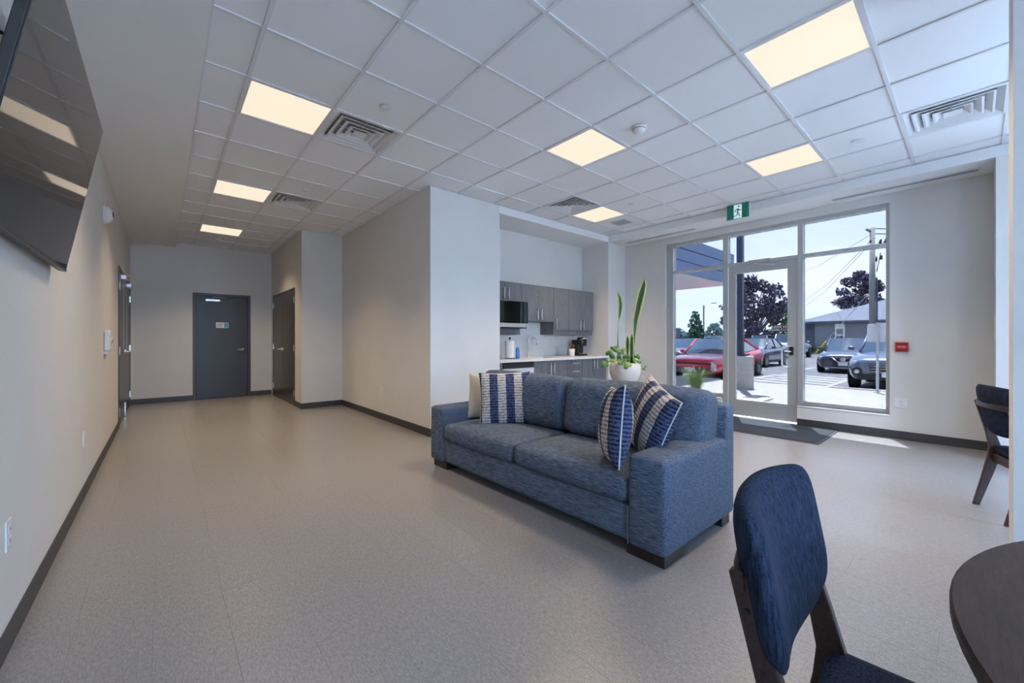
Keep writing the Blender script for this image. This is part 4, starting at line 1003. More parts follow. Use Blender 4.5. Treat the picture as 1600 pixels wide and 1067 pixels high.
def heart(parent, c, s, normal, roll, material):
    out = []
    for k in range(15):
        a = k / 14 * 2 * math.pi
        x = .5 * math.sin(a) ** 3 * 1.0; y = (13 * math.cos(a) - 5 * math.cos(2*a) - 2 * math.cos(3*a) - math.cos(4*a)) / 30
        out.append((x, y))
    mz = frame(Vector(c), normal, roll)
    vs = [Vector((0, 0, 0))] + [Vector((x * s * 1.6, y * s * 1.6, -.25 * s * (x*x + y*y) * 2)) for x, y in out[:-1]]
    vs = [mz @ v for v in vs]; n = len(vs) - 1
    ob = MB().add(vs, [(0, 1 + k, 1 + (k + 1) % n) for k in range(n)]).build('pothos_leaf', material, parent, smooth=True)
    so_ = ob.modifiers.new('thickness', 'SOLIDIFY'); so_.thickness = .0015
rl = random.Random(3)
lv = [(945, 569, 6, M_poth), (952.5, 552, 6, M_poth), (959.5, 544, 5.5, M_poth), (964, 547, 5, M_poth), (957, 558, 5, M_poth), (972, 550, 5.5, M_poth), (977, 546, 4.5, M_poth2), (968, 557, 5, M_poth), (978, 557, 5, M_poth), (980, 570, 6.5, M_poth2),
      (974, 563, 5, M_poth), (962, 563, 5, M_poth2), (996, 557, 4.5, M_poth), (993, 562, 4, M_poth2), (999, 566, 3.5, M_poth), (970, 566, 4.5, M_poth), (984, 561, 5, M_poth), (953, 563, 4.5, M_poth2), (1006, 576, 2.6, M_poth), (1009, 572, 2.2, M_poth)]
for k, (u, v, s_, m_) in enumerate(lv):
    dd = -.12 + rl.uniform(-.05, .12)
    if k in (0, 9): dd = -.17
    nn = Vector((-_s + rl.uniform(-.5, .5), -_c + rl.uniform(-.5, .5), rl.uniform(.1, .6)))
    heart(po, plp(u, v, dd), s_ / F_PX * PD * 1.35, nn, math.pi + rl.uniform(-.7, .7) + (math.pi if v < 552 else 0), m_)
mb = MB()
for (u, v, d_) in ((945, 566, -.15), (1006, 575, -.05), (952, 553, -.1), (972, 551, -.1), (980, 566, -.16)):
    e_ = plp(u, v, d_); mb.tube([(pxw, pyw, pz0 + .22), ((pxw + e_.x) / 2, (pyw + e_.y) / 2, max(e_.z, pz1) + .04), e_], .003, 6)
mb.build('vine', M_poth2, po, smooth=True)

# ================================================================== outside
GL = -0.15                                     # car park level
WK = -0.03                                     # sidewalk level
struct(B((XOUT, -30, -0.6), (12.8, 30, WK)).build('sidewalk', M_walk), 'pale concrete sidewalk outside the entrance')
struct(B((12.8, -120, -0.6), (160, 160, GL)).build('parking_lot', M_asph), 'sunlit grey asphalt parking lot')
struct(B((12.80, -30, GL), (12.95, 30, WK + .005)).build('kerb', M_stone), 'concrete kerb along the parking lot')
struct(B((XOUT, 2.75, WK), (9.6, 9.5, WK + .03)).build('gravel_bed', mat('gravel', (.42, .40, .37), .95, var=.5, scale=70, bump=.8)), 'gravel planting bed in front of the storefront')
for k, (x_, y_) in enumerate([(13.4, 2.75), (13.4, 5.05), (13.4, 7.75), (13.4, 0.0), (21.0, 5.1), (21.0, 1.9), (21.0, 8.9)]):
    struct(B((x_, y_, GL), (x_ + 4.8, y_ + .12, GL + .004)).build('parking_line', M_paint), 'painted parking bay line')
for k in range(6):
    struct(MB().prism([(13.4 + k * .85, 2.9, GL + .0005), (13.75 + k * .85, 2.9, GL + .0005), (14.5 + k * .85, 5.0, GL + .0005), (14.15 + k * .85, 5.0, GL + .0005)], (0, 0, .003)).build('hatch_line', M_paint), 'painted diagonal hatch line')
def wheel_stop(x, y0, y1, label):
    t = thing('wheel_stop', label, 'wheel stop', (x, y0, GL), group='concrete wheel stops')
    MB().prism([(x, y0, GL), (x + .16, y0, GL), (x + .13, y0, GL + .12), (x + .03, y0, GL + .12)], (0, y1 - y0, 0)).build('block', M_stone, t, bevel=.01)
    for q in (y0 + .3, y1 - .3): MB().lathe([(.02, GL + .12), (.02, GL + .126), (.001, GL + .126)], (x + .08, q, 0), 10).build('pin', M_dark, t)
wheel_stop(13.35, .55, 2.5, 'concrete wheel stop in front of the dark crossover')
wheel_stop(13.35, 5.3, 7.5, 'concrete wheel stop in front of the red car')

# lamp post on concrete pier
lp = thing('lamp_post', 'dark blue steel lamp post on a round concrete pier', 'lamp post', (11.22, 3.95, WK))
pc = (11.22, 3.95, 0)
MB().lathe([(.30, WK), (.305, .45), (.295, .46), (.295, .48), (.305, .49), (.305, .56), (.295, .57), (.295, .59), (.305, .60), (.30, .78), (.285, .80), (.001, .80)], pc, 28).build('pier', M_stone, lp, smooth=False)
M_post = mat('dark blue post paint', (.02, .035, .07), .4)
B((11.22 - .17, 3.95 - .17, .80), (11.22 + .17, 3.95 + .17, .86)).build('base_cover', M_post, lp, bevel=.008)
B((11.22 - .07, 3.95 - .07, .86), (11.22 + .07, 3.95 + .07, 6.6)).build('post', M_post, lp, bevel=.01)
B((11.22 - .15, 3.95 - .15, 6.6), (11.22 + .7, 3.95 + .15, 6.72)).build('lamp_head', M_post, lp, bevel=.02)

# canopy
cnp = thing('entrance_canopy', 'blue grey panelled canopy with a white soffit projecting from the building', 'canopy', (7.0, 5.7, 3.2))
M_fascia = mat('blue grey fascia panel', (.10, .16, .29), .45); M_soff = mat('white metal soffit', (.82, .84, .85), .5)
CX1, CY0, CZ0, CZ1 = 15.6, 5.7, 3.2, 4.30
hgt = (CZ1 - CZ0) / 3
for k in range(3):
    B((7.0, CY0, CZ0 + k * hgt + .012), (CX1, CY0 + .06, CZ0 + (k + 1) * hgt - .012)).build('fascia_panel', M_fascia, cnp)
    B((CX1 - .06, CY0 + .06, CZ0 + k * hgt + .012), (CX1, 12, CZ0 + (k + 1) * hgt - .012)).build('fascia_panel', M_fascia, cnp)
B((7.0, CY0 + .065, CZ0 + .02), (CX1 - .065, 12, CZ1 - .02)).build('core', M_dark, cnp)
for k in range(20):
    B((7.0, CY0 + .06 + k * .315, CZ0 - .002), (CX1 - .06, CY0 + .06 + k * .315 + .305, CZ0 + .018)).build('soffit_panel', M_soff, cnp)
for q in (9.5, 13.5): B((q - .12, 11.5, WK), (q + .12, 11.75, CZ0)).build('column', M_fascia, cnp)

# sign post (seen from behind)
sq_ = onZ(1371, 613.5, WK); sd_ = (sq_.x * _s + sq_.y * _c)
sp = thing('street_sign', 'blank grey back of a parking sign on a thin galvanised post', 'sign', sq_)
M_galv = mat('galvanised steel', (.48, .50, .52), .45, .6)
MB().box(sq_ + Vector((-.025, -.025, 0)), sq_ + Vector((.025, .025, 1.62 - WK))).build('post', M_galv, sp)
cz_s = CAM_H + (HORIZON - 520) / F_PX * sd_; sw = 12.8 / F_PX * sd_; sh_ = 14 / F_PX * sd_
mrot = Matrix.Translation((sq_.x + .035, sq_.y, cz_s)) @ Matrix.Rotation(R(-8), 4, 'Z')
MB().rbox((-.006, -sw, -sh_), (.006, sw, sh_), .005, 3).xform(mrot).build('plate', mat('sign back', (.55, .57, .58), .5, .2), sp)
MB().box(sq_ + Vector((-.06, -.06, 0)), sq_ + Vector((.06, .06, .02))).build('base_plate', M_galv, sp)

# cars ---------------------------------------------------------------
def paint(name, col): return mat(name, col, .22, 0.0, coat=1.0, spec=.6)
def make_car(label, cat, nose, heading, colmat, L=4.6, W=1.82, H=1.45, hood=.92, cowl=1.25, rf=2.0, rr=3.2, rb=4.1, ground=.17, deck=None, face='sedan', group='parked cars', gz=GL, name='car', wheel_r=.33, roofmat=None):
    """nose = (x, y) of the middle of the front bumper; heading = angle the car points to"""
    t = thing(name, label, cat, (nose[0], nose[1], gz), heading, group)
    deck = deck or hood + .08; w = W / 2
    def zt(d): # shoulder/hood line with distance from nose
        pts = [(0, hood - .26), (.12, hood - .16), (.45, hood - .09), (cowl, hood), (rb, deck), (L - .12, deck - .03), (L, deck - .2)]
        for (a, za), (b, zb) in zip(pts, pts[1:]):
            if d <= b: return za + (zb - za) * (d - a) / (b - a)
        return pts[-1][1]
    st_ = [0, .06, .18, .45, .85, cowl, (cowl + rb) / 2, rb, L - .45, L - .14, L - .03, L]
    rings = []
    for d in st_:
        e = min(d, L - d); f = .80 + .20 * min(1, (e / .45)) ** .5 if e < .45 else 1
        ww = w * f; z1 = zt(d); z0 = ground + (.12 if e < .05 else .03 if e < .2 else 0)
        prof_ = [(0, z0), (.80*ww, z0), (.94*ww, z0 + .06), (.985*ww, z0 + .22), (ww, z0 + (z1 - z0) * .55), (.985*ww, z1 - .16), (.93*ww, z1 - .05), (.80*ww, z1), (.4*ww, z1 + .025), (0, z1 + .03)]
        ring = [Vector((-d, y, z)) for y, z in prof_] + [Vector((-d, -y, z)) for y, z in reversed(prof_[1:-1])]
        rings.append(ring)
    MB().loft(rings).build('body', colmat, t, smooth=True, subsurf=1, world=False)
    # greenhouse
    bw, rw = w * .90, w * .70; zr = H - .03
    def gh(): return dict(L0=Vector((-cowl, bw*.92, zt(cowl) - .01)), L1=Vector((-rf, rw, zr)), L2=Vector((-rr, rw, zr)), L3=Vector((-rb, bw*.9, zt(rb) - .01)), b1=Vector((-rf, bw, zt(rf) - .02)), b2=Vector((-rr, bw, zt(rr) - .02)))
    g = gh(); Rm = lambda p: Vector((p.x, -p.y, p.z))
    def quad(pts, name_, thick=.0): return MB().add(pts, [tuple(range(len(pts)))]).build(name_, M_carglass, t, world=False)
    def grid4(a, b, c_, d_, n, bow, name_, material, par=t):
        vs = []; fs = []
        for i in range(n + 1):
            for j in range(n + 1):
                u, v = i / n, j / n; p = (a * (1-u) + b * u) * (1-v) + (d_ * (1-u) + c_ * u) * v
                vs.append(p + Vector(bow) * (1 - (2*u-1)**2) * (1 - .0 * v))
        for i in range(n):
            for j in range(n): q = i*(n+1)+j; fs.append((q, q+1, q+n+2, q+n+1))
        return MB().add(vs, fs).build(name_, material, par, smooth=True, world=False)
    grid4(g['L0'], Rm(g['L0']), Rm(g['L1']), g['L1'], 6, (.10, 0, .02), 'windshield', M_carglass)
    grid4(g['L3'], Rm(g['L3']), Rm(g['L2']), g['L2'], 6, (-.06, 0, .02), 'rear_window', M_carglass)
    for fn in (lambda p: p, Rm):
        quad([fn(g['L0']), fn(g['b1']), fn(g['L1'])], 'quarter_glass'); quad([fn(g['b1']), fn(g['b2']), fn(g['L2']), fn(g['L1'])], 'side_glass'); quad([fn(g['b2']), fn(g['L3']), fn(g['L2'])], 'quarter_glass')
        MB().tube([fn(g['L0']), fn(g['L1'])], .035, 6).build('pillar', colmat, t, smooth=True, world=False); MB().tube([fn(g['L2']), fn(g['L3'])], .05, 6).build('pillar', colmat, t, smooth=True, world=False)
        m_ = (g['b1'] + g['b2']) / 2; m2 = (g['L1'] + g['L2']) / 2; MB().tube([fn(m_), fn(m2)], .03, 6).build('pillar', M_black, t, world=False)
        s_ = 1 if fn(Vector((0, 1, 0))).y > 0 else -1
        MB().rbox((-cowl - .42, s_ * (w + .02) if s_ > 0 else -(w + .17), hood + .02), (-cowl - .28, (w + .17) if s_ > 0 else -(w + .02), hood + .14), .04, 3).build('mirror', colmat, t, smooth=True, world=False)
        B((-rb + .2, s_ * (w * .985), ground + .10), (-cowl + .15, s_ * (w * 1.0), ground + .16)).build('sill_trim', M_black, t, world=False)
    grid4(Vector((-rf + .03, rw + .02, zr - .01)), Vector((-rf + .03, -rw - .02, zr - .01)), Vector((-rr - .03, -rw - .02, zr - .01)), Vector((-rr - .03, rw + .02, zr - .01)), 6, (.0, 0, .055), 'roof', roofmat or colmat)
    for d in (.88, L - .92):
        for s_ in (1, -1):
            wc_ = Vector((-d, s_ * (w - .10), wheel_r))
            arch = MB().lathe([(.001, -.01), (wheel_r + .055, -.01), (wheel_r + .055, .0), (.001, .0)], (wc_.x, s_ * (w * .992), wc_.z), 24, 'y'); arch.build('wheel_arch', M_dark, t, world=False)
            wh = MB().lathe([(.19, -.11), (wheel_r - .02, -.11), (wheel_r, -.085), (wheel_r, .085), (wheel_r - .02, .11), (.19, .11)], (wc_.x, wc_.y + s_ * .015, wc_.z), 28, 'y').build('wheel', M_tyre, t, smooth=True, world=False)
            yo = wc_.y + s_ * .115
            mb = MB().lathe([(.235, -.01), (.235, .012), (.215, .012), (.215, -.01)], (wc_.x, yo, wc_.z), 24, 'y')
            for k in range(5):
                a = 2 * math.pi * k / 5 + .3; c2 = Vector((wc_.x + .12 * math.cos(a), yo + s_ * .008, wc_.z + .12 * math.sin(a)))
                mm = Matrix.Translation(c2) @ Matrix.Rotation(-a, 4, 'Y'); q = MB().box((-.115, -.008, -.028), (.11, .008, .028)).xform(mm); mb.add(q.v, q.f)
            mb.lathe([(.05, -.01), (.05, .02), (.001, .02)], (wc_.x, yo, wc_.z), 12, 'y'); mb.build('rim', M_rim, wh, world=False)
    zf = zt(.05)
    def fb(x0, x1, y0, y1, z0, z1, nm, m_, par=t): return MB().rbox((x0, y0, z0), (x1, y1, z1), .015, 3).build(nm, m_, par, smooth=True, world=False)
    for s_ in (1, -1):
        a, b = sorted((s_ * w * .50, s_ * w * .84))
        hl = MB().rbox((-.06, -.5 * (b - a), -.045), (.02, .5 * (b - a), .045), .02, 3).xform(Matrix.Translation((-.10, (a + b) / 2, zf - .06)) @ Matrix.Rotation(-s_ * R(26), 4, 'Z')); hl.build('headlight', M_lens, t, smooth=True, world=False)
        tl = MB().rbox((-.03, -.15, -.05), (.05, .15, .05), .02, 3).xform(Matrix.Translation((-L + .05, s_ * w * .66, deck - .12)) @ Matrix.Rotation(s_ * R(18), 4, 'Z')); tl.build('tail_light', mat('tail lamp red', (.25, .01, .012), .15, coat=1), t, smooth=True, world=False)
    if face == 'vgrille':
        fb(-.05, .022, -.34, .34, ground + .16, zf - .06, 'grille', M_black)
        MB().tube([(.03, .36, zf - .05), (.035, .17, ground + .30), (.035, -.17, ground + .30), (.03, -.36, zf - .05)], .018, 8).build('chrome_bar', M_chrome, t, smooth=True, world=False)
        em = MB().lathe([(.075, -.005), (.075, .012), (.058, .012), (.058, -.005)], (.035, 0, zf - .13), 24, 'x'); em.box((.035, -.1, zf - .145), (.05, .1, zf - .115)); em.build('emblem', M_chrome, t, world=False)
        fb(.0, .035, -.26, .26, ground + .17, ground + .29, 'number_plate_mount', M_black)
        B((.036, -.15, ground + .15), (.045, .15, ground + .29)).build('number_plate', M_plate, t, world=False)
        fb(-.04, .03, -.62, .62, ground + .03, ground + .10, 'lower_lip', mat('grey trim', (.25, .26, .28), .4), t)
    elif face == 'crossover':
        fb(-.05, .025, -.40, .40, zf - .34, zf - .10, 'grille', M_black)
        for k in range(3): B((.026, -.38, zf - .30 + k * .07), (.032, .38, zf - .285 + k * .07)).build('grille_bar', M_galv, t, world=False)
        fb(-.10, .02, -.66, .66, ground + .05, ground + .22, 'lower_cladding', M_black)
        for s_ in (1, -1):
            fl_ = MB().lathe([(.11, -.03), (.11, .01), (.06, .012)], (.012, s_ * .66, ground + .27), 18, 'x').build('fog_lamp_surround', M_black, t, world=False)
            MB().lathe([(.052, .0), (.052, .02), (.001, .024)], (.012, s_ * .66, ground + .27), 16, 'x').build('fog_lamp', M_lens, fl_, world=False)
        B((.03, -.16, zf - .43), (.04, .16, zf - .30)).build('number_plate', M_plate, t, world=False)
    elif face == 'slim':
        fb(-.05, .015, -.72, .72, zf - .10, zf - .05, 'light_bar', M_black); fb(-.05, .02, -.62, .62, ground + .06, ground + .26, 'lower_intake', M_black)
        for s_ in (1, -1): fb(-.10, -.01, s_ * .78 - .07, s_ * .78 + .07, zf - .32, zf - .08, 'vertical_lamp', M_lens)
        B((.021, -.16, ground + .14), (.03, .16, ground + .26)).build('number_plate', M_plate, t, world=False)
    else:
        fb(-.05, .018, -.45, .45, zf - .22, zf - .08, 'grille', M_black); fb(-.05, .015, -.6, .6, ground + .05, ground + .18, 'lower_intake', M_black)
        B((.019, -.15, ground + .22), (.027, .15, ground + .33)).build('number_plate', M_plate, t, world=False)
    B((-L - .012, -.16, ground + .34), (-L - .001, .16, ground + .46)).build('rear_plate', M_plate, t, world=False)
    fb(-L - .02, -L + .1, -w * .8, w * .8, ground + .06, ground + .24, 'rear_bumper', M_black)
    return t
HD = math.pi
make_car('bright red sedan parked facing the storefront', 'car', (13.55, 6.38), HD, paint('red car paint', (.58, .012, .035)), L=4.7, W=1.86, H=1.42, hood=.86, rr=3.0, rb=4.25, deck=1.02, face='slim')
make_car('dark blue sedan parked behind the red sedan', 'car', (21.7, 7.65), HD, paint('dark blue car paint', (.035, .06, .12)), L=4.6, W=1.8)
make_car('dark navy sedan with a chrome V-shaped grille facing the storefront', 'car', (20.6, 3.45), HD + .06, paint('navy car paint', (.02, .03, .06)), L=4.6, W=1.82, face='vgrille')
make_car('slate blue crossover with round fog lamps behind the parking sign', 'car', (14.15, 1.42), HD, paint('slate blue car paint', (.07, .095, .15)), L=4.5, W=1.84, H=1.63, hood=1.03, cowl=1.2, rf=1.95, rr=3.9, rb=4.35, ground=.24, deck=1.1, face='crossover', wheel_r=.36)
make_car('dark grey sedan parked near the grey sign board', 'car', (21.2, 11.2), HD, paint('grey car paint', (.06, .07, .085)), L=4.6, W=1.8)
make_car('black sport utility car with roof rails far behind the red sedan', 'car', (33.0, 14.4), HD, paint('black car paint', (.012, .02, .03)), L=4.6, W=1.85, H=1.68, hood=1.05, rf=1.9, rr=4.0, rb=4.4, deck=1.1, ground=.22, wheel_r=.36)
make_car('boxy pale teal off-road car parked near the big maple', 'car', (44.0, 14.2), HD, paint('pale teal car paint', (.30, .40, .42)), L=4.4, W=1.85, H=1.85, hood=1.15, cowl=1.25, rf=1.45, rr=4.1, rb=4.3, deck=1.2, ground=.25, wheel_r=.40)
make_car('silver pickup truck parked facing away past the blue sedan', 'car', (39.6, 9.5), 0, paint('silver car paint', (.50, .52, .56)), L=5.2, W=1.9, H=1.85, hood=1.15, cowl=1.5, rf=2.1, rr=3.3, rb=3.6, deck=1.15, ground=.3, wheel_r=.40)

# brick building -----------------------------------------------------
bd = thing('brick_building', 'low grey brick building with a hipped shingle roof across the lot', 'building', (48, 2, GL))
mbk = bpy.data.materials.new('grey brick'); mbk.use_nodes = True; tt = mbk.node_tree; bb_ = tt.nodes['Principled BSDF']; bb_.inputs['Roughness'].default_value = .9
tcb = tt.nodes.new('ShaderNodeTexCoord'); mpb = tt.nodes.new('ShaderNodeMapping'); mpb.inputs['Rotation'].default_value = (R(90), 0, R(90)); tt.links.new(tcb.outputs['Object'], mpb.inputs[0])
br = tt.nodes.new('ShaderNodeTexBrick'); br.inputs['Scale'].default_value = 1.0; br.inputs['Brick Width'].default_value = .42; br.inputs['Row Height'].default_value = .2; br.inputs['Mortar Size'].default_value = .014
br.inputs['Color1'].default_value = (.09, .105, .14, 1); br.inputs['Color2'].default_value = (.13, .145, .18, 1); br.inputs['Mortar'].default_value = (.20, .215, .25, 1)
tt.links.new(mpb.outputs[0], br.inputs[0]); tt.links.new(br.outputs[0], bb_.inputs['Base Color'])
BY0, BY1, BX = -8.0, 11.2, 48.0
B((BX, BY0, GL), (BX + 14, 10.2, 3.0)).build('wall', mbk, bd); B((BX + .5, 10.2, GL), (BX + 13.5, BY1, 3.0)).build('wall_recess', mbk, bd)
M_shing = mat('grey blue shingle', (.105, .12, .155), .9, var=.1, scale=5)
ov = .5; zE = 3.0
A_ = [Vector((BX - ov, BY0, zE)), Vector((BX - ov, BY1 + ov, zE)), Vector((BX + 14 + ov, BY1 + ov, zE)), Vector((BX + 14 + ov, BY0, zE))]
rdg = [Vector((BX + 7, BY1 - 6.5, 5.6)), Vector((BX + 7, BY0, 5.6))]
MB().add(A_ + rdg + [p - Vector((0, 0, .18)) for p in A_], [(0, 1, 4, 5), (1, 2, 4), (2, 3, 5, 4), (0, 5, 3), (6, 7, 1, 0), (7, 8, 2, 1), (8, 9, 3, 2), (9, 6, 0, 3), (9, 8, 7, 6)]).build('roof', M_shing, bd)
wy0, wy1 = onX(1304.8, 520, BX).y, onX(1320, 520, BX).y
for (ya, yb) in ((wy1, wy0), (onX(1386, 520, BX).y - 1.2, onX(1373, 520, BX).y)):
    f_ = B((BX - .05, ya, .55), (BX + .02, yb, 2.75)).build('window', M_plastic, bd)
    B((BX - .06, ya + .12, 1.75), (BX - .051, yb - .12, 2.25)).build('pane', M_carglass, f_)
    for q in (0, 1): B((BX - .06, ya + .12 + q * (yb - ya - .2) / 2, 1.35), (BX - .051, ya + .04 + (q + 1) * (yb - ya - .12) / 2, 1.62)).build('pane', M_carglass, f_)
    B((BX - .05, ya, GL), (BX - .01, yb, .45)).build('panel', mat('blue panel', (.07, .09, .14), .6), bd)

# vegetation ---------------------------------------------------------
def leaf_cloud(blobs, n, size, rng, flat=.6):
    vs = []; fs = []
    tot = sum(b[3] ** 2 for b in blobs)
    for (x, y, z, r) in blobs:
        for _ in range(int(n * r * r / tot)):
            d = Vector((rng.gauss(0, 1), rng.gauss(0, 1), rng.gauss(0, 1))).normalized() * r * rng.uniform(.55, 1.0)
            c_ = Vector((x, y, z)) + Vector((d.x, d.y, d.z * .85)); s_ = size * rng.uniform(.6, 1.3)
            e = Euler((rng.uniform(0, 6.3), rng.uniform(0, 6.3), rng.uniform(0, 6.3))).to_matrix()
            o = len(vs); vs += [c_ + e @ Vector(p) * s_ for p in ((-.5, -.35, 0), (.5, -.35, .1), (.6, .35, 0), (-.4, .4, -.1))]; fs.append((o, o+1, o+2, o+3))
    return MB().add(vs, fs)
def tree(name, label, base, height, spread, n, leaf, col1, seed, trunk_r=.25, crown0=.3, conic=False, group='trees beyond the parking lot'):
    rng = random.Random(seed); t = thing(name, label, 'tree', (base[0], base[1], GL), group=group)
    bx, by = base; blobs = []
    if conic:
        for k in range(14):
            q = k / 13; z = GL + height * (crown0 + (1 - crown0) * q); r = spread * (1 - q) * .55 + .25
            for j in range(3): a = rng.uniform(0, 6.28); blobs.append((bx + math.cos(a) * r * .7, by + math.sin(a) * r * .7, z, r * .65))
    else:
        for k in range(80):
            a = rng.uniform(0, 6.28); q = rng.random(); rr_ = spread * math.sqrt(rng.random()) * .75 * math.sin(math.pi * (.18 + .72 * q)); z = GL + height * (crown0 + (.93 - crown0) * q)
            blobs.append((bx + rr_ * math.cos(a), by + rr_ * math.sin(a), z, spread * rng.uniform(.09, .19)))
    leaf_cloud(blobs, n, leaf, rng).build('foliage', col1, t, kind='stuff')
    MB().tube([(bx, by, GL), (bx + .05, by, GL + height * crown0), (bx, by + .05, GL + height * .75)], [trunk_r, trunk_r * .75, trunk_r * .25], 10).build('trunk', MATS.get('bark') or mat('bark', (.10, .085, .075), .9), t, smooth=True)
    if not conic:
        for b_ in blobs[::4]:
            MB().tube([(bx, by, GL + height * crown0 * .9), ((bx + b_[0]) / 2, (by + b_[1]) / 2, (b_[2] + GL + height * crown0) / 2 + .2), b_[:3]], [trunk_r * .4, trunk_r * .25, .03], 6).build('branch', MATS['bark'], t, smooth=True)
    return t
M_maple = mat('purple maple leaf', (.085, .075, .12), .55, var=.6, scale=1.5)
M_green = mat('green leaf', (.09, .17, .06), .6, var=.45, scale=2); M_spruce = mat('spruce green', (.04, .13, .075), .6, var=.5, scale=3)
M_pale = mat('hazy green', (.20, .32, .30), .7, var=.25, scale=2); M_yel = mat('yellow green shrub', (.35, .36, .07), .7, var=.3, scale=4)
def gp(u, d): q = ray(u, 531) * d; return (q.x, q.y)
tree('maple_tree', 'large purple-leaved maple seen through the glass door', gp(1178, 52), 9.9, 5.1, 4800, .30, M_maple, 1, .32, .16)
tree('maple_tree', 'purple-leaved maple rising behind the brick building', gp(1345, 68), 13.2, 5.6, 4800, .36, M_maple, 2, .35, .3)
tree('spruce_tree', 'young green conifer at the far side of the lot', gp(1086, 44), 4.4, 1.5, 2200, .22, M_spruce, 3, .08, .16, conic=True)
tree('green_tree', 'light green tree beside the purple maple', gp(1224, 60), 6.3, 2.3, 1800, .34, M_green, 4, .15, .2)
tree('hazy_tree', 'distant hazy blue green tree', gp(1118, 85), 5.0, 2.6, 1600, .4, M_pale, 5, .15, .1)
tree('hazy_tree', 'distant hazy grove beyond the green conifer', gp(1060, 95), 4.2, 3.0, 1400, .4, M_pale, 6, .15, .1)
tree('hazy_tree', 'distant pale tree under the purple maple', gp(1148, 90), 4.4, 3.0, 1400, .4, M_green, 7, .15, .1)
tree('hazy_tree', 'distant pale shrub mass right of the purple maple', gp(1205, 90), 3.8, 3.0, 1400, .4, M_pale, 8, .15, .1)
t = thing('flowering_shrub', 'yellow green shrub under the conifer', 'shrub', (*gp(1076, 42), GL))
q = gp(1076, 42); leaf_cloud([(q[0] + a, q[1] - a * .8, GL + 1.0, .6) for a in (-.6, -.2, .3, .7)], 900, .16, random.Random(9)).build('foliage', M_yel, t, kind='stuff')
MB().tube([(q[0], q[1], GL), (q[0], q[1], GL + .8)], .04, 6).build('stem', MATS['bark'], t)
for k, (u, h_) in enumerate([(1264, 1.1), (1277, .8), (1289, 1.0), (1302, .8)]):
    q = onX(u, 545, 46.9); t = thing('foundation_shrub', ['tall green shrub at the guy wire anchor by the brick building', 'low green shrub beside the yellow guy guard by the brick building', 'wide green shrub between two low shrubs by the brick building', 'low green shrub below the brick building window'][k], 'shrub', (q.x, q.y, GL), group='shrubs along the brick building')
    leaf_cloud([(q.x, q.y, GL + h_ * .62, h_ * .28), (q.x, q.y - .05, GL + h_ * .35, h_ * .30)], 320, .16, random.Random(20 + k)).build('foliage', M_green, t, kind='stuff')
    MB().tube([(q.x, q.y, GL), (q.x, q.y, GL + h_ * .5)], .03, 6).build('stem', MATS['bark'], t)
struct(B((46.2, -8, GL), (48, 12, GL + .1)).build('planting_strip', mat('lawn', (.16, .20, .08), .95, var=.3, scale=8)), 'green planting strip before the brick building')
# ornamental grass by the storefront
q = ray(1087, 531) * 8.6; og = thing('ornamental_grass', 'clump of tall green ornamental grass outside the glass', 'plant', (q.x, q.y, WK + .03))
rg = random.Random(11); vs = []; fs = []
for k in range(300):
    a = rg.uniform(0, 6.28); r0 = .07 * math.sqrt(rg.random()); L1 = rg.uniform(.45, .78); lean = rg.uniform(.05, .42)
    b0 = Vector((q.x + r0 * math.cos(a), q.y + r0 * math.sin(a), WK + .03)); sd2 = Vector((-math.sin(a), math.cos(a), 0)) * .008
    for i in range(5):
        f_ = i / 4; c_ = b0 + Vector((math.cos(a) * lean * f_ ** 2, math.sin(a) * lean * f_ ** 2, L1 * (f_ - .18 * f_ ** 3)))
        w_ = (1 - f_ * .85); vs += [c_ - sd2 * w_, c_ + sd2 * w_]
        if i: o = len(vs) - 4; fs.append((o, o + 1, o + 3, o + 2))
MB().add(vs, fs).build('blades', mat('grass blade', (.10, .17, .05), .6, var=.5, scale=12), og, kind='stuff')
# utility pole, guy wire, light pole, sign box
ux_, uy_ = gp(1363, 28)
up_ = thing('utility_pole', 'tall grey wooden utility pole with insulators beside the brick building', 'utility pole', (ux_, uy_, GL))
ptop = CAM_H + (HORIZON - 356) / F_PX * 28
M_pole = mat('weathered pole wood', (.20, .21, .20), .9, var=.15, scale=6, stretch=(6, 6, .4))
MB().tube([(ux_, uy_, GL), (ux_, uy_, ptop)], [.19, .15], 14).build('pole', M_pole, up_, smooth=True)
cR = Vector((_c, -_s, 0))
def upx(u, v): return Vector((ux_, uy_, 0)) + cR * ((u - 1363) / F_PX * 28) + Vector((0, 0, CAM_H + (HORIZON - v) / F_PX * 28))
MB().tube([upx(1353, 358), upx(1363, 363)], .09, 6).build('bracket', M_pole, up_)
for v_ in (357, 365): MB().tube([upx(1363, v_), upx(1384, v_ + .5)], .03, 6).build('crossarm', M_dark, up_)
for (u_, v_) in ((1375, 377), (1383, 376), (1360, 376), (1368, 405), (1376, 402)): MB().tube([upx(u_, v_ + 3), upx(u_ + 1.5, v_ - 3)], [.10, .05], 8).build('insulator', M_dark, up_)
MB().tube([upx(1369.5, 400), upx(1370, 425), upx(1376, 395)], .025, 6).build('jumper_cable', M_dark, up_)
MB().tube([upx(1365, 440) - camD * .25, upx(1365, 505) - camD * .25, Vector((upx(1365, 505).x, upx(1365, 505).y, GL)) - camD * .25], .05, 8).build('conduit', M_post, up_)
gq = onZ(1272, 554.5, GL)
MB().tube([gq, upx(1363, 452)], .02, 6).build('guy_wire', M_galv, up_)
gd = (upx(1363, 452) - gq).normalized(); MB().tube([gq + gd * .5, gq + gd * 2.5], .065, 8).build('guy_guard', mat('yellow guard', (.6, .45, .03), .6), up_)
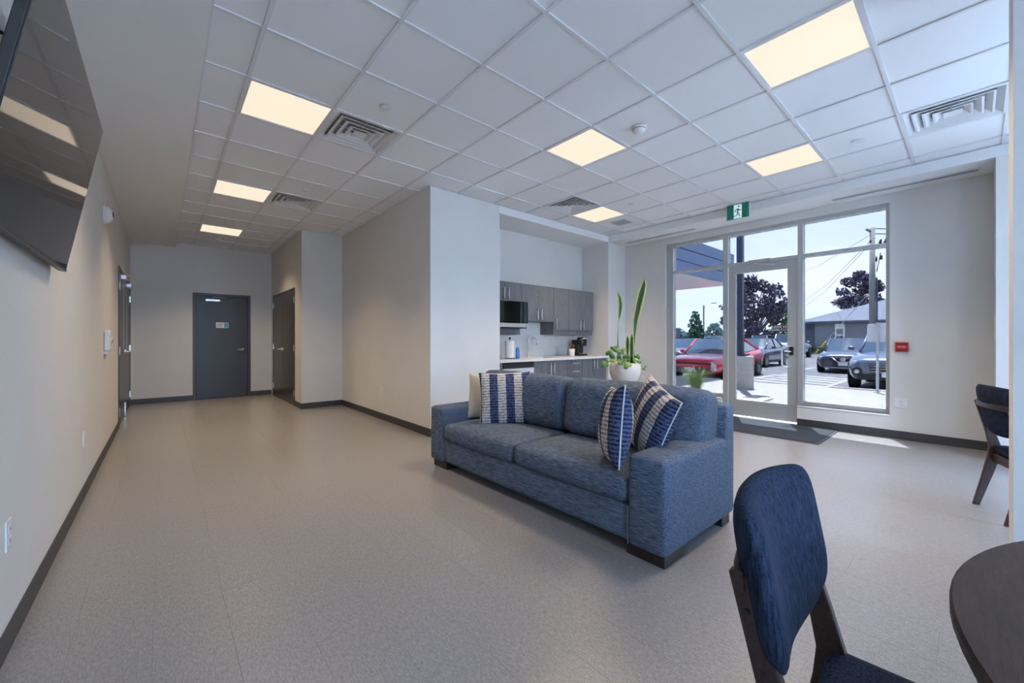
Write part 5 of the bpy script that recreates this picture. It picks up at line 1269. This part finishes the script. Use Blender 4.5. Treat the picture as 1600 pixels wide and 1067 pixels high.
for k, (v0, v1, vx) in enumerate(((365, 428, 1240), (374, 470, 1256), (378, 480, 1256))):
    a_ = upx(1363, v0); b_ = ray(vx, v1) * 60; b_ = Vector((b_.x, b_.y, b_.z + CAM_H)); m_ = (a_ + b_) / 2 - Vector((0, 0, .5)); MB().tube([a_, m_, b_], .015, 5).build('overhead_wire', M_dark, up_)
lx_, ly_ = gp(1099.5, 48); lt = thing('street_light', 'thin street light pole with a curved arm above the conifer', 'street light', (lx_, ly_, GL))
lz = CAM_H + (HORIZON - 477) / F_PX * 48
MB().tube([(lx_, ly_, GL), (lx_, ly_, lz)], .09, 8).build('pole', M_pole, lt)
MB().tube([Vector((lx_, ly_, lz - .3)), Vector((lx_, ly_, lz + .05)) + cR * .5, Vector((lx_, ly_, lz + .3)) + cR * 1.0], .04, 6).build('arm', M_galv, lt); MB().tube([Vector((lx_, ly_, lz + .3)) + cR * .9, Vector((lx_, ly_, lz + .32)) + cR * 1.5], .08, 8).build('lamp_head', M_galv, lt)
bx_, by_ = gp(1058.5, 30); bsx = thing('sign_board', 'grey sign board on posts near the yellow green shrub', 'sign', (bx_, by_, GL))
mz = Matrix.Translation((bx_, by_, 0)) @ Matrix.Rotation(-YAW, 4, 'Z')
MB().box((-.21, -.06, .9), (.21, .06, CAM_H + (HORIZON - 513) / F_PX * 30)).xform(mz).build('panel', mat('slate sign', (.10, .13, .17), .6), bsx)
for s_ in (-.15, .15): MB().box((s_ - .03, -.03, GL), (s_ + .03, .03, .9)).xform(mz).build('post', M_post, bsx)

# behind the camera: plaza; trees at the end of the lot (seen as a reflection)
struct(B((-40, -45, -0.6), (XOUT, YR - .2, WK)).build('plaza', M_walk), 'pale concrete outside the rear windows')
for k, (x_, y_) in enumerate([(13.5, -6.5), (16.0, -10.0), (20.0, -11.5), (19.0, -6.0)]):
    tree('garden_tree', 'leafy green tree at the end of the parking lot', (x_, y_), 7.0, 2.6, 1800, .32, M_green, 40 + k, .14, .10, group='trees at the end of the lot')
